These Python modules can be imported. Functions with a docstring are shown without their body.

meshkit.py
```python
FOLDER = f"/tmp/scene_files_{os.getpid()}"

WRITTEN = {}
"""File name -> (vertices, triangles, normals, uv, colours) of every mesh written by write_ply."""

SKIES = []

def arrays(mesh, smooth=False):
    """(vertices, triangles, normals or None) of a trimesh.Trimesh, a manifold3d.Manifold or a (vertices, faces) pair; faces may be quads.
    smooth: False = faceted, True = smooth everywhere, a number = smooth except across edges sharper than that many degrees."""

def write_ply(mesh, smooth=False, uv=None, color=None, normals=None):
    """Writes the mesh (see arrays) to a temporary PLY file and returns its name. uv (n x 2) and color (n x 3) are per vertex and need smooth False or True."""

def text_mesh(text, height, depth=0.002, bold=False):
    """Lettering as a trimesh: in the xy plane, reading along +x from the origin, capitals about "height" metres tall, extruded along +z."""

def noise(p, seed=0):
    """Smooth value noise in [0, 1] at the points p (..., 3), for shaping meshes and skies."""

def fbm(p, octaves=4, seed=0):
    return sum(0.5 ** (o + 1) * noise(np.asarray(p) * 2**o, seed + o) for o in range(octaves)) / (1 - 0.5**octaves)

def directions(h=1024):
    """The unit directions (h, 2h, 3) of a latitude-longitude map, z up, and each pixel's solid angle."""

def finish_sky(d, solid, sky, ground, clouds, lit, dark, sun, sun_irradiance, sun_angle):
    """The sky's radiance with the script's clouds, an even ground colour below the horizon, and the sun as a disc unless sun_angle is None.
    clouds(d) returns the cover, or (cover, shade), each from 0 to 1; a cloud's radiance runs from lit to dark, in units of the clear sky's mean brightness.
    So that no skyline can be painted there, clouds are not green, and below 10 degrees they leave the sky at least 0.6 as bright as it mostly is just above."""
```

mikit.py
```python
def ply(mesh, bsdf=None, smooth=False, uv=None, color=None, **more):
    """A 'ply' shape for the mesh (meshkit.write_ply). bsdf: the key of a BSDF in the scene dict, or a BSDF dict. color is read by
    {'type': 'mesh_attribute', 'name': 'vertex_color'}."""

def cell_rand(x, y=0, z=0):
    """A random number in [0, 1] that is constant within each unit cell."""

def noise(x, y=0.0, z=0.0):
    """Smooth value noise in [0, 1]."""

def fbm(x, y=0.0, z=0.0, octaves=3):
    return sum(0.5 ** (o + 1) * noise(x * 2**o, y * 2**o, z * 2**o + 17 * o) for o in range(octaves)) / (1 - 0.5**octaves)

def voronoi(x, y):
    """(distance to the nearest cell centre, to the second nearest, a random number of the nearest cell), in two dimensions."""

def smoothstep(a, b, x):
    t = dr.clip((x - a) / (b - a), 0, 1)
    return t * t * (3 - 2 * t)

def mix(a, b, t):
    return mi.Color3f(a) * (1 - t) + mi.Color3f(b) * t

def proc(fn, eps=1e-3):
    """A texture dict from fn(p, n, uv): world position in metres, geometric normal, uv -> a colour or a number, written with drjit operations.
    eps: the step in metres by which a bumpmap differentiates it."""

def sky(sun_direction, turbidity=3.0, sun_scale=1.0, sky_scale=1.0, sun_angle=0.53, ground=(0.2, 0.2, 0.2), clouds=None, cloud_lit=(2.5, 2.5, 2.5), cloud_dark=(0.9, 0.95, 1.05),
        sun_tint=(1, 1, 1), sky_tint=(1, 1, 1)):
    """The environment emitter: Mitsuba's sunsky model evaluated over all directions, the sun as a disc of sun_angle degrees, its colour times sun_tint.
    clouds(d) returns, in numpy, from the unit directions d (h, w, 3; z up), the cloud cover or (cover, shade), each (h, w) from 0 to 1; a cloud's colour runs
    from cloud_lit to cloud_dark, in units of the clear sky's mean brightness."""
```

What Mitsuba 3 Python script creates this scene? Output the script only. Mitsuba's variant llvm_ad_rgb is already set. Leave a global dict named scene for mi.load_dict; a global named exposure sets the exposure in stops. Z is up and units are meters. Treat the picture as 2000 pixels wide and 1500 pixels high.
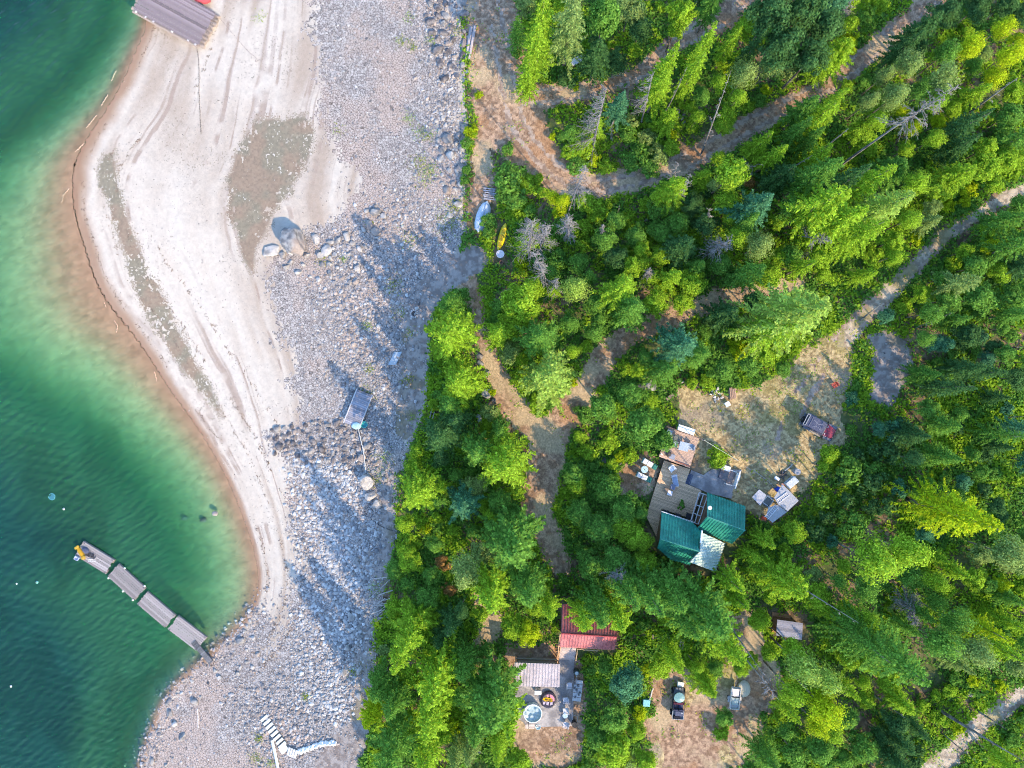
import math, random
import numpy as np, trimesh, shapely
import drjit as dr
import mitsuba as mi
import mikit, meshkit
from scipy.ndimage import map_coordinates
from shapely.geometry import Polygon, LineString, MultiPolygon, box as sbox
from mikit import noise, fbm, voronoi, smoothstep, mix, cell_rand, proc
T = mi.ScalarTransform4f
scene, labels = {}, {}

# ---------------------------------------------------------------- camera, sky, exposure
CAM_Z = 93.0
HFOV = 66.3
FPX = 1000.0 / math.tan(math.radians(HFOV / 2))
scene['camera'] = {'type': 'perspective', 'fov': HFOV, 'fov_axis': 'x', 'near_clip': 1.0, 'far_clip': 2000.0,
                   'to_world': T().look_at(origin=[0, 0, CAM_Z], target=[0, 0, 0], up=[0, 1, 0])}
SUN_EL = math.radians(38)
SUN = (0.64 * math.cos(SUN_EL), -0.77 * math.cos(SUN_EL), math.sin(SUN_EL))
scene['sky'] = mikit.sky(SUN, turbidity=3.0, sun_scale=0.88, sky_scale=2.9, ground=(0.2, 0.2, 0.18), sun_tint=(1.0, 0.96, 0.88), sky_tint=(0.98, 1.0, 1.03))
exposure = 2.45

# ---------------------------------------------------------------- bookkeeping
count = {}
def numbered(base):
    n = count.get(base, 0)
    count[base] = n + 1
    return base if n == 0 else f'{base}_{n:03d}'
def thing(name, label, cat, group=None):
    k = numbered(name)
    labels[k] = {'label': label, 'category': cat}
    if group: labels[k]['group'] = group
    return k
def put(key, mesh, bsdf, smooth=False, **kw):
    scene[key] = mikit.ply(mesh, bsdf, smooth=smooth, **kw)
    return key
def part(parent, name, mesh, bsdf, smooth=False, label=None, **kw):
    k = put(numbered(parent + '__' + name), mesh, bsdf, smooth, **kw)
    if label: labels[k] = {'label': label}
    return k
def solid(name, label, cat, mesh, bsdf, smooth=False, group=None, **kw):
    k = thing(name, label, cat, group)
    put(k, mesh, bsdf, smooth, **kw)
    return k
def struct(name, mesh, bsdf, smooth=False, label=None, **kw):
    put(name, mesh, bsdf, smooth, **kw)
    labels[name] = {'kind': 'structure'}
    if label: labels[name]['label'] = label
def stuff(name, mesh, bsdf, label, smooth=False, **kw):
    put(name, mesh, bsdf, smooth, **kw)
    labels[name] = {'kind': 'stuff', 'label': label, 'category': name.replace('_', ' ')}

# ---------------------------------------------------------------- mesh helpers
cat = trimesh.util.concatenate
def R(a):
    c, s = math.cos(a), math.sin(a)
    return np.array([[c, -s, 0], [s, c, 0], [0, 0, 1.0]])
def bx(cx, cy, cz, dx, dy, dz, bev=0.0):
    """box with centre and full sizes, optionally chamfered along its upright and top edges"""
    if bev <= 0:
        m = trimesh.creation.box((dx, dy, dz)); m.apply_translation((cx, cy, cz)); return m
    h = [dx / 2, dy / 2, dz / 2]; pts = []
    for sx in (-1, 1):
        for sy in (-1, 1):
            for sz in (-1, 1):
                for k in range(3):
                    p = np.array([sx * h[0], sy * h[1], sz * h[2]])
                    for j in range(3):
                        if j != k: p[j] -= np.sign(p[j]) * bev
                    pts.append(p)
    m = trimesh.convex.convex_hull(np.array(pts)); m.apply_translation((cx, cy, cz)); return m
def cyl(cx, cy, z0, z1, r, r2=None, n=14):
    a = np.arange(n) * 2 * math.pi / n
    ring = np.stack([np.cos(a), np.sin(a)], 1)
    r2 = r if r2 is None else r2
    v = np.vstack([np.c_[ring * r, np.full(n, z0)], np.c_[ring * r2, np.full(n, z1)], [[0, 0, z0], [0, 0, z1]]])
    v[:, 0] += cx; v[:, 1] += cy
    f = []
    for i in range(n):
        j = (i + 1) % n
        f += [[i, j, n + j], [i, n + j, n + i], [2 * n, j, i], [2 * n + 1, n + i, n + j]]
    return trimesh.Trimesh(v, f, process=False)
def tube(pts, r, n=6):
    p = np.asarray(pts, float); r = np.broadcast_to(r, (len(p),))
    t = np.gradient(p, axis=0); t /= np.linalg.norm(t, axis=1, keepdims=True) + 1e-12
    a = np.cross(t, np.where(np.abs(t[:, 2:]) < 0.9, [0, 0, 1.0], [1.0, 0, 0])); a /= np.linalg.norm(a, axis=1, keepdims=True) + 1e-12
    b = np.cross(t, a); an = np.arange(n) * 2 * math.pi / n
    v = p[:, None] + r[:, None, None] * (np.cos(an)[None, :, None] * a[:, None] - np.sin(an)[None, :, None] * b[:, None])
    f = []
    for i in range(len(p) - 1):
        for j in range(n):
            k = (j + 1) % n
            f += [[i * n + j, (i + 1) * n + k, i * n + k], [i * n + j, (i + 1) * n + j, (i + 1) * n + k]]
    L = (len(p) - 1) * n
    for j in range(1, n - 1):
        f += [[0, j, j + 1], [L, L + j + 1, L + j]]
    m = trimesh.Trimesh(v.reshape(-1, 3), f, process=False)
    return m
def lathe(prof, n=24):
    """profile [(r, z), ...] turned about z"""
    a = np.arange(n) * 2 * math.pi / n; v = []; f = []
    for r, z in prof: v += [[r * math.cos(t), r * math.sin(t), z] for t in a]
    for i in range(len(prof) - 1):
        for j in range(n):
            k = (j + 1) % n
            f += [[i * n + j, i * n + k, (i + 1) * n + k], [i * n + j, (i + 1) * n + k, (i + 1) * n + j]]
    return trimesh.Trimesh(v, f, process=False)
def prism(poly, z0, z1):
    """upright prism over a shapely polygon or a list of points"""
    poly = poly if hasattr(poly, 'exterior') else Polygon(poly)
    m = trimesh.creation.extrude_polygon(poly.buffer(0), z1 - z0, engine='earcut'); m.apply_translation((0, 0, z0)); return m
def place(m, x, y, z=0.0, rot=0.0, tilt=None):
    m = m.copy()
    if tilt is not None: m.apply_transform(trimesh.transformations.rotation_matrix(tilt[0], tilt[1]))
    M = np.eye(4); M[:3, :3] = R(rot); M[:3, 3] = (x, y, z); m.apply_transform(M); return m
# ---------------------------------------------------------------- from a photo pixel to the place
def U(px, py, z=0.0):
    s = (CAM_Z - z) / FPX
    return np.array([(px - 1000) * s, -(py - 750) * s, z])
def Ul(pts, z=0.0): return [tuple(U(a, b, z)[:2]) for a, b in pts]
SHORE_PX = [(300, -220), (292, -60), (288, 20), (281, 60), (262, 100), (238, 160), (205, 215), (180, 250), (160, 285), (148, 310), (140, 345), (143, 400), (152, 440), (165, 480), (180, 530), (200, 575), (225, 610), (255, 645),
            (290, 695), (330, 760), (360, 800), (395, 850), (425, 900), (450, 950), (470, 1000), (485, 1040), (497, 1080), (505, 1130), (500, 1170), (482, 1205), (455, 1235), (425, 1262), (400, 1285), (372, 1307), (345, 1330), (325, 1357),
            (307, 1385), (295, 1420), (280, 1455), (268, 1500), (240, 1600), (200, 1750)]
BANK_PX = [(912, -260), (905, -60), (905, 130), (915, 300), (900, 450), (905, 520), (845, 600), (838, 700), (835, 790), (800, 880), (765, 940), (768, 1050), (740, 1140), (725, 1300), (700, 1400), (685, 1560), (660, 1800)]
def smoothline(pts, n=2):
    p = np.array(pts, float)
    for _ in range(n):
        q = np.empty((2 * len(p) - 2, 2)); q[0::2] = p[:-1] * .75 + p[1:] * .25; q[1::2] = p[:-1] * .25 + p[1:] * .75
        p = np.vstack([p[:1], q, p[-1:]])
    return p
shore_line = LineString(smoothline(Ul(SHORE_PX)))
bank_line = LineString(smoothline(Ul(BANK_PX, 3.0)))
def landpoly(line):
    c = list(line.coords)
    return Polygon([(c[0][0], 400)] + c + [(c[-1][0], -400), (500, -400), (500, 400)]).buffer(0)
land_poly, inland_poly = landpoly(shore_line), landpoly(bank_line)
GX0, GY0, GS = -130.0, -110.0, 0.5
_gx, _gy = np.meshgrid(GX0 + GS * np.arange(521), GY0 + GS * np.arange(441))
def sdist(line, poly):
    pts = shapely.points(_gx.ravel(), _gy.ravel())
    d = shapely.distance(pts, line)
    return np.where(shapely.contains_xy(poly, _gx.ravel(), _gy.ravel()), d, -d).reshape(_gx.shape)
D_SHORE, D_BANK = sdist(shore_line, land_poly), sdist(bank_line, inland_poly)
def sample(grid, x, y):
    x, y = np.asarray(x, float), np.asarray(y, float)
    return map_coordinates(grid, [(y.ravel() - GY0) / GS, (x.ravel() - GX0) / GS], order=1, mode='nearest').reshape(x.shape)
def nz(x, y, s, seed=0, o=4):
    x = np.asarray(x, float); return meshkit.fbm(np.stack([x / s, np.asarray(y) / s, np.zeros_like(x) + 3.7], -1), o, seed)
def _height(x, y, ds, db):
    w = np.maximum(-ds, 0)
    py = 750 - y / CAM_Z * FPX
    k = np.interp(py, [-200, 0, 150, 300, 420, 560, 700, 850, 1000, 1150, 1250, 1320, 1500, 1700], [2.2, 1.9, 1.3, .85, .48, .36, .38, .46, .52, .55, 1.1, 1.8, 2.1, 2.2])
    depth = np.minimum((np.interp(py, [0, 200, 320, 640, 760, 900], [.22, .20, .12, .13, .26, .36]) * w + 0.0105 * w * w) * k, 9.5)
    depth *= 0.82 + 0.36 * nz(x, y, 7.0, 5)
    t = np.clip(ds / np.maximum(ds - db, 1e-3), 0, 1)
    beach = 3.0 * (0.55 * t + 0.45 * t ** 2.2) + 0.05 * (nz(x, y, 4.0, 9) - .5) * np.clip(ds / 4, 0, 1)
    inl = np.maximum(db, 0)
    land = 3.0 + 0.105 * inl + 1.2 * (nz(x, y, 14.0, 2) - .5) * np.clip(inl / 8, 0, 1) + 0.12 * (nz(x, y, 1.6, 3) - .5)
    return np.where(ds < 0, -depth, np.where(db > 0, land, beach))
H_GRID = _height(_gx, _gy, D_SHORE, D_BANK)
def ground(x, y): return sample(H_GRID, x, y)
def G(px, py, dz=0.0):
    """the point of the ground seen at a pixel of the photo (raised by dz)"""
    z = 4.0 if px > 700 else 1.0
    for _ in range(8):
        p = U(px, py, z); z = 0.5 * z + 0.5 * (float(ground(p[0], p[1])) + dz)
    return U(px, py, z)
def Gl(pts): return [tuple(G(a, b)[:2]) for a, b in pts]
# level pads dug into the slope for the cabin yard and the patio
for _pad, _ref in (([(1255, 1015), (1280, 885), (1300, 830), (1372, 850), (1392, 912), (1455, 912), (1440, 980), (1465, 1040), (1405, 1125), (1270, 1085)], (1340, 1000)), ([(995, 1290), (1085, 1280), (1092, 1262), (1132, 1265), (1128, 1425), (1010, 1430)], (1060, 1360)), ([(1462, 965), (1520, 925), (1570, 975), (1510, 1030)], (1515, 980))):
    _pp = Polygon([tuple(G(a, b)[:2]) for a, b in _pad]).buffer(0); _zz = float(G(*_ref)[2])
    _dd = shapely.distance(shapely.points(_gx.ravel(), _gy.ravel()), _pp).reshape(_gx.shape); _ww = np.clip(1 - _dd / 2.2, 0, 1); _ww = _ww * _ww * (3 - 2 * _ww)
    H_GRID = H_GRID * (1 - _ww) + (_zz - .03) * _ww
def PXM(z): return (CAM_Z - z) / FPX          # metres per photo pixel at a height

# ---------------------------------------------------------------- what the ground is made of, by area
def band(pts, w):
    """a strip of ground along a line of pixels, w pixels wide at each point (one number or a list)"""
    p = [G(a, b) for a, b in pts]; w = [w] * len(p) if np.isscalar(w) else w
    parts = []
    for (a, b, wa, wb) in zip(p[:-1], p[1:], w[:-1], w[1:]):
        ra, rb = wa / 2 * PXM(a[2]), wb / 2 * PXM(b[2])
        ca, cb = shapely.Point(a[:2]).buffer(ra, 8), shapely.Point(b[:2]).buffer(rb, 8)
        parts.append(shapely.convex_hull(shapely.union_all([ca, cb])))
    return shapely.union_all(parts)
def area(pts): return Polygon(smoothline(Gl(pts + pts[:1]), 1)).buffer(0)
damp_polys = [area([(494, 238), (503, 228), (520, 232), (538, 229), (552, 236), (562, 233), (563, 226), (578, 225), (598, 228), (612, 240), (617, 262), (611, 285), (604, 305), (597, 330), (578, 352), (569, 368), (566, 378), (548, 396), (533, 420), (524, 445), (513, 470), (502, 485), (499, 520), (499, 548), (485, 525), (470, 500), (464, 475), (463, 445), (452, 441), (436, 420), (441, 408), (444, 370), (440, 355), (451, 330), (459, 297), (472, 275)]),
              area([(222, 285), (213, 296), (203, 300), (196, 315), (190, 330), (187, 350), (190, 366), (202, 380), (208, 400), (214, 430), (222, 445), (235, 475), (245, 500), (250, 530), (262, 560), (272, 595), (288, 620), (302, 648), (318, 665), (330, 690), (350, 715), (375, 745), (385, 768), (403, 775), (418, 800), (432, 823), (435, 812), (425, 785), (405, 745), (385, 710), (370, 680), (352, 650), (338, 620), (325, 585), (308, 550), (290, 520), (272, 480), (255, 440), (240, 395), (228, 340), (226, 300)])]
path_areas = [
    band([(950, -60), (960, 40), (975, 120), (985, 190), (1005, 250), (1045, 300), (1090, 345), (1150, 368), (1230, 355), (1300, 330), (1360, 305), (1420, 270), (1480, 235), (1545, 205), (1600, 175), (1660, 135), (1720, 85), (1790, 30), (1860, -40)], [95, 105, 120, 135, 120, 90, 72, 58, 52, 50, 52, 52, 50, 46, 44, 46, 50, 50, 50]),
    band([(985, 195), (1060, 190), (1130, 180), (1200, 160), (1250, 145), (1290, 105), (1350, 65), (1420, 30), (1500, -40)], [70, 52, 40, 30, 34, 40, 46, 56, 60]),
    band([(935, 270), (945, 340), (935, 400)], [36, 40, 40]),
    band([(905, 535), (930, 600), (945, 670), (970, 730), (1000, 790), (1040, 830), (1075, 850)], [44, 34, 30, 42, 54, 60, 70]),
    band([(1075, 850), (1060, 930), (1050, 1000), (1075, 1060), (1095, 1105)], [78, 70, 66, 56, 40]),
    band([(1075, 850), (1115, 800), (1150, 750), (1185, 690), (1235, 650), (1290, 630), (1340, 605), (1400, 585), (1460, 575), (1510, 562), (1560, 560)], [70, 60, 52, 50, 46, 46, 44, 42, 40, 34, 30]),
    band([(940, 1170), (960, 1215), (945, 1260), (960, 1300)], [40, 50, 40, 30]),
    area([(1225, 900), (1262, 880), (1285, 900), (1278, 960), (1240, 975), (1205, 965), (1200, 930)]),
    area([(985, 1255), (1095, 1250), (1140, 1290), (1150, 1420), (1130, 1500), (1020, 1500), (1000, 1440), (990, 1350)]),
    area([(1460, 1190), (1500, 1240), (1530, 1330), (1520, 1400), (1470, 1380), (1440, 1290), (1400, 1200)]),
]
track_areas = [band([(2080, 320), (2000, 368), (1920, 412), (1850, 455), (1800, 505), (1760, 548), (1720, 585), (1685, 620), (1645, 660)], [24, 24, 24, 26, 30, 36, 40, 40, 44]),
               band([(1800, 1530), (1850, 1480), (1920, 1410), (1985, 1365), (2060, 1310)], [46, 40, 38, 34, 30])]
clearing_areas = [area([(1310, 755), (1340, 745), (1390, 765), (1450, 760), (1530, 735), (1550, 700), (1590, 672), (1630, 650), (1668, 655), (1672, 700), (1650, 760), (1640, 800), (1650, 850), (1612, 890), (1570, 950), (1530, 1000), (1490, 1020), (1450, 1000), (1430, 960), (1380, 960), (1360, 900), (1330, 830)]),
                  area([(1275, 1320), (1310, 1300), (1350, 1320), (1420, 1300), (1500, 1320), (1510, 1400), (1490, 1470), (1420, 1510), (1290, 1560), (1262, 1480), (1262, 1400)])]
gravel_path_area = shapely.union_all([band([(925, 505), (880, 530), (830, 580), (812, 640), (805, 710), (800, 780), (790, 840)], [56, 60, 64, 56, 48, 56, 40]), band([(752, 960), (750, 1080), (745, 1140)], [30, 40, 26]), band([(716, 1230), (710, 1330), (700, 1420), (660, 1500), (640, 1580)], [30, 30, 40, 90, 110])])
cobble_area = area([(612, -60), (608, 120), (632, 220), (660, 300), (700, 330), (690, 400), (640, 440), (560, 470), (530, 500), (525, 560), (545, 640), (575, 740), (590, 820), (515, 845), (530, 885), (575, 900), (565, 1000), (585, 1080), (580, 1180), (540, 1260), (500, 1330), (540, 1400), (560, 1560), (700, 1560), (720, 1330), (760, 1150), (765, 950), (800, 860), (835, 700), (850, 590), (900, 500), (905, 300), (900, -60)])
low_cobble_area = area([(505, 1180), (480, 1215), (440, 1255), (395, 1295), (345, 1340), (308, 1395), (280, 1470), (250, 1600), (620, 1600), (560, 1400), (510, 1300), (535, 1220)])
rubble_area = area([(1690, 655), (1755, 640), (1790, 715), (1745, 805), (1695, 780), (1705, 710)])
CLASSES = ['lakebed', 'sand_beach', 'shingle_beach', 'damp_sand', 'gravel_path', 'dirt_path', 'gravel_track', 'dry_grass_clearing', 'forest_floor', 'wheel_ruts']
RUT_PX = [[(955, -60), (968, 40), (985, 120), (995, 190), (1010, 245), (1048, 298), (1092, 343), (1150, 366), (1230, 354), (1300, 330), (1360, 305), (1420, 270), (1480, 236), (1545, 205), (1600, 175), (1660, 135), (1720, 85), (1790, 30), (1860, -40)], [(2080, 320), (2000, 368), (1920, 412), (1850, 455), (1800, 505), (1760, 548), (1720, 585), (1685, 620), (1640, 665), (1600, 720), (1560, 790), (1530, 860)], [(1800, 1530), (1850, 1480), (1920, 1410), (1985, 1365), (2060, 1310)], [(1000, 190), (1060, 188), (1130, 180), (1200, 160), (1250, 145), (1290, 105), (1350, 65), (1420, 30), (1500, -40)]]
_rl = [LineString(smoothline([tuple(G(a, b)[:2]) for a, b in q])) for q in RUT_PX]
rut_area = shapely.union_all([l.parallel_offset(s * .72, 'left').buffer(.27) for l in _rl for s in (-1, 1)])
def classify(x, y):
    j = 0.9 * (nz(x, y, 0.9, 21, 3) - .5); wx, wy = x + j * 1.1, y + 0.9 * 1.1 * (nz(x, y, 0.9, 31, 3) - .5)
    c = np.full(x.shape, 8)
    ds, db = sample(D_SHORE, x, y), sample(D_BANK, x, y)
    inside = lambda p, a=wx, b=wy: shapely.contains_xy(p, a, b)
    c[db <= 0] = 1
    qx = x + 6 * (nz(x, y, 2.6, 41) - .5) + 3.2 * (nz(x, y, .5, 43, 2) - .5) + np.random.default_rng(1).normal(size=x.shape) * .55
    cob = inside(cobble_area, qx, y) | inside(low_cobble_area, qx, y)
    c[(db <= 0.6) & cob] = 2
    c[ds <= 0] = 0
    for p, k in zip(clearing_areas, (7, 5)): c[inside(p, x + 4 * (nz(x, y, 2.0, 61) - .5), y + 4 * (nz(x, y, 2.0, 62) - .5)) & (c == 8)] = np.where(nz(x, y, 2.6, 63, 3) > .60, 7, k)[inside(p, x + 4 * (nz(x, y, 2.0, 61) - .5), y + 4 * (nz(x, y, 2.0, 62) - .5)) & (c == 8)]
    for p in path_areas: c[inside(p) & ((c == 8) | (c == 7))] = 5
    for p in track_areas: c[inside(p)] = 6
    c[shapely.contains_xy(rut_area, x + 1.0 * (nz(x, y, .8, 66, 3) - .5), y + 1.0 * (nz(x, y, .8, 67, 3) - .5)) & ((c == 5) | (c == 6) | (c == 7)) & (nz(x, y, 1.7, 68, 3) > .47)] = 9
    c[inside(gravel_path_area) & (c != 0)] = 4
    c[inside(rubble_area, x + 2 * (nz(x, y, 1.2, 69, 3) - .5), y)] = 4
    return c
STEP = 0.2
_x, _y = np.arange(-72, 70 + 1e-6, STEP), np.arange(-56, 56 + 1e-6, STEP)
TX, TY = np.meshgrid(_x, _y)
TZ = ground(TX, TY)
NXg, NYg = len(_x), len(_y)
_i, _j = np.meshgrid(np.arange(NXg - 1), np.arange(NYg - 1))
_a = (_j * NXg + _i).ravel()
QUADS = np.stack([_a, _a + 1, _a + 1 + NXg, _a + NXg], 1)
CELLC = classify((TX[:-1, :-1] + STEP / 2), (TY[:-1, :-1] + STEP / 2)).ravel()
VERTS = np.stack([TX.ravel(), TY.ravel(), TZ.ravel()], 1)
def submesh(mask):
    q = QUADS[mask]; used, inv = np.unique(q, return_inverse=True); q = inv.reshape(q.shape)
    return VERTS[used], np.vstack([q[:, [0, 1, 2]], q[:, [0, 2, 3]]])

# ---------------------------------------------------------------- ground materials
def diffuse(fn): return {'type': 'twosided', 'bsdf': {'type': 'diffuse', 'reflectance': proc(fn)}}
def C(r, g, b): return mi.Color3f(r, g, b)
def sand_fn(p, n, uv):
    w = fbm(p.x * .13, p.y * .13, 1.0, 3); m = fbm(p.x * .45, p.y * .45, 6.0, 3)
    line = fbm(p.z * 11 + w * 1.1, p.x * .02, p.y * .02, 2); thin = fbm(p.z * 34 + w * 2.2, p.x * .035, p.y * .035, 2)
    fine = fbm(p.x * 3.1, p.y * 3.1, 0.0, 3); grain = noise(p.x * 9, p.y * 9, 3.0)
    c = mix(C(0.368, 0.302, 0.249), C(0.5, 0.452, 0.397), smoothstep(.34, .64, line * .65 + w * .45))
    c = mix(c, C(0.307, 0.239, 0.203), smoothstep(.56, .70, thin) * smoothstep(.36, .58, m) * .8)
    c = mix(c, C(0.526, 0.49, 0.44), smoothstep(.60, .75, line) * .5)
    c = c * (.88 + .20 * fine) * (.95 + .1 * grain)
    fleck = smoothstep(.80, .88, noise(p.x * 6.1, p.y * 6.1, 4.0)) * smoothstep(.55, .70, fbm(p.x * .3, p.y * .3, 9.0, 2))
    wet = 1 - smoothstep(.02, .09, p.z + .03 * (m - .5))
    c = mix(c, C(0.263, 0.159, 0.101), wet * .85)
    return mix(c, C(0.219, 0.184, 0.156), fleck * .55)
def pebble_fn(p, n, uv):
    d1, d2, r = voronoi(p.x * 3.4, p.y * 3.4)
    e1, e2, q = voronoi(p.x * 8.0 + 5, p.y * 8.0)
    big = fbm(p.x * .22, p.y * .22, 2.0, 3)
    tone = mix(C(0.206, 0.185, 0.181), C(0.404, 0.383, 0.374), smoothstep(.1, .9, r * .55 + q * .45))
    tone = mix(tone, C(0.387, 0.31, 0.271), smoothstep(.42, .68, big) * .7)
    return tone * (.38 + .72 * smoothstep(.0, .22, d2 - d1)) * (.72 + .36 * smoothstep(.0, .2, e2 - e1))
def damp_fn(p, n, uv):
    f = fbm(p.x * 4.5, p.y * 4.5, 0.0, 3); b = fbm(p.x * .5, p.y * .5, 3.0, 3); dry = (1 - smoothstep(.0, .5, uv.x + .12 + .4 * (b - .5) + .3 * (f - .5))) * .5
    c = mix(C(0.252, 0.196, 0.151), C(0.218, 0.196, 0.151), smoothstep(.35, .65, b)) * (.78 + .44 * f)
    c = mix(c, C(.44, .385, .335), dry)
    return mix(c, C(0.504, 0.47, 0.437), smoothstep(.80, .86, noise(p.x * 5.2, p.y * 5.2, 7.0)) * smoothstep(.5, .7, b))
def bed_fn(p, n, uv):
    b = fbm(p.x * .12, p.y * .12, 5.0, 3); f = fbm(p.x * 1.6, p.y * 1.6, 1.0, 3)
    sand = mix(C(.30, .19, .125), C(.36, .315, .18), smoothstep(.05, .7, -p.z)) * (.72 + .5 * f) * (.9 + .2 * noise((p.y * .92 - p.x * .38) * 3.2 + f * 2, (p.x * .92 + p.y * .38) * .7, 0.0))
    weed = smoothstep(.56, .70, b) * smoothstep(.4, 1.4, -p.z)
    return mix(sand, C(.16, .20, .10), weed * .75)
def gpath_fn(p, n, uv):
    f = fbm(p.x * 2.5, p.y * 2.5, 0.0, 4); b = fbm(p.x * .4, p.y * .4, 3.0, 2)
    c = mix(C(0.209, 0.176, 0.162), C(0.332, 0.294, 0.275), smoothstep(.3, .7, f))
    return mix(c, C(0.19, 0.162, 0.095), smoothstep(.62, .78, b) * .6)
def dirt_fn(p, n, uv):
    f = fbm(p.x * 3.3, p.y * 3.3, 0.0, 4); b = fbm(p.x * .3, p.y * .3, 8.0, 3); h = noise(p.x * 9, p.y * 9, 2.0)
    c = mix(C(0.232, 0.149, 0.0988), C(0.429, 0.292, 0.203), smoothstep(.3, .72, f))
    c = mix(c, C(0.464, 0.363, 0.229), smoothstep(.5, .68, b) * .7)
    c = mix(c, C(0.348, 0.187, 0.0936), smoothstep(.40, .28, b) * .5)
    return c * (.75 + .5 * h)
def track_fn(p, n, uv):
    f = fbm(p.x * 2.8, p.y * 2.8, 0.0, 4); b = fbm(p.x * .45, p.y * .45, 8.0, 2)
    return mix(mix(C(0.274, 0.225, 0.176), C(0.503, 0.425, 0.334), smoothstep(.3, .7, f)), C(0.252, 0.215, 0.0786), smoothstep(.55, .7, b) * .6)
def dry_fn(p, n, uv):
    f = fbm(p.x * 3.6, p.y * 3.6, 0.0, 4); b = fbm(p.x * .28, p.y * .28, 6.0, 3); h = noise(p.x * 8, p.y * 8, 2.0)
    c = mix(C(.27, .20, .11), C(.50, .395, .22), smoothstep(.3, .7, f))
    c = mix(c, C(.30, .25, .20), smoothstep(.55, .70, b) * .7)
    c = mix(c, C(.22, .20, .06), smoothstep(.36, .24, b) * .45)
    return c * (.72 + .5 * h)
def floor_fn(p, n, uv):
    f = fbm(p.x * 2.2, p.y * 2.2, 0.0, 4); b = fbm(p.x * .35, p.y * .35, 4.0, 2)
    return mix(mix(C(0.112, 0.0813, 0.0525), C(0.25, 0.181, 0.119), smoothstep(.3, .7, f)), C(0.0688, 0.119, 0.0325), smoothstep(.42, .62, b) * .7)
def rut_fn(p, n, uv):
    f = fbm(p.x * 3.0, p.y * 3.0, 0.0, 4)
    return mix(C(.25, .18, .14), C(.42, .33, .27), smoothstep(.3, .7, f))
for _n, _f in zip(CLASSES, [bed_fn, sand_fn, pebble_fn, damp_fn, gpath_fn, dirt_fn, track_fn, dry_fn, floor_fn, rut_fn]):
    scene['mat_' + _n] = diffuse(_f)
for _k, _n in enumerate(CLASSES):
    if _k != 3: struct(_n, submesh(CELLC == _k), 'mat_' + _n, smooth=True)
rgd = np.random.default_rng(3)
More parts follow.
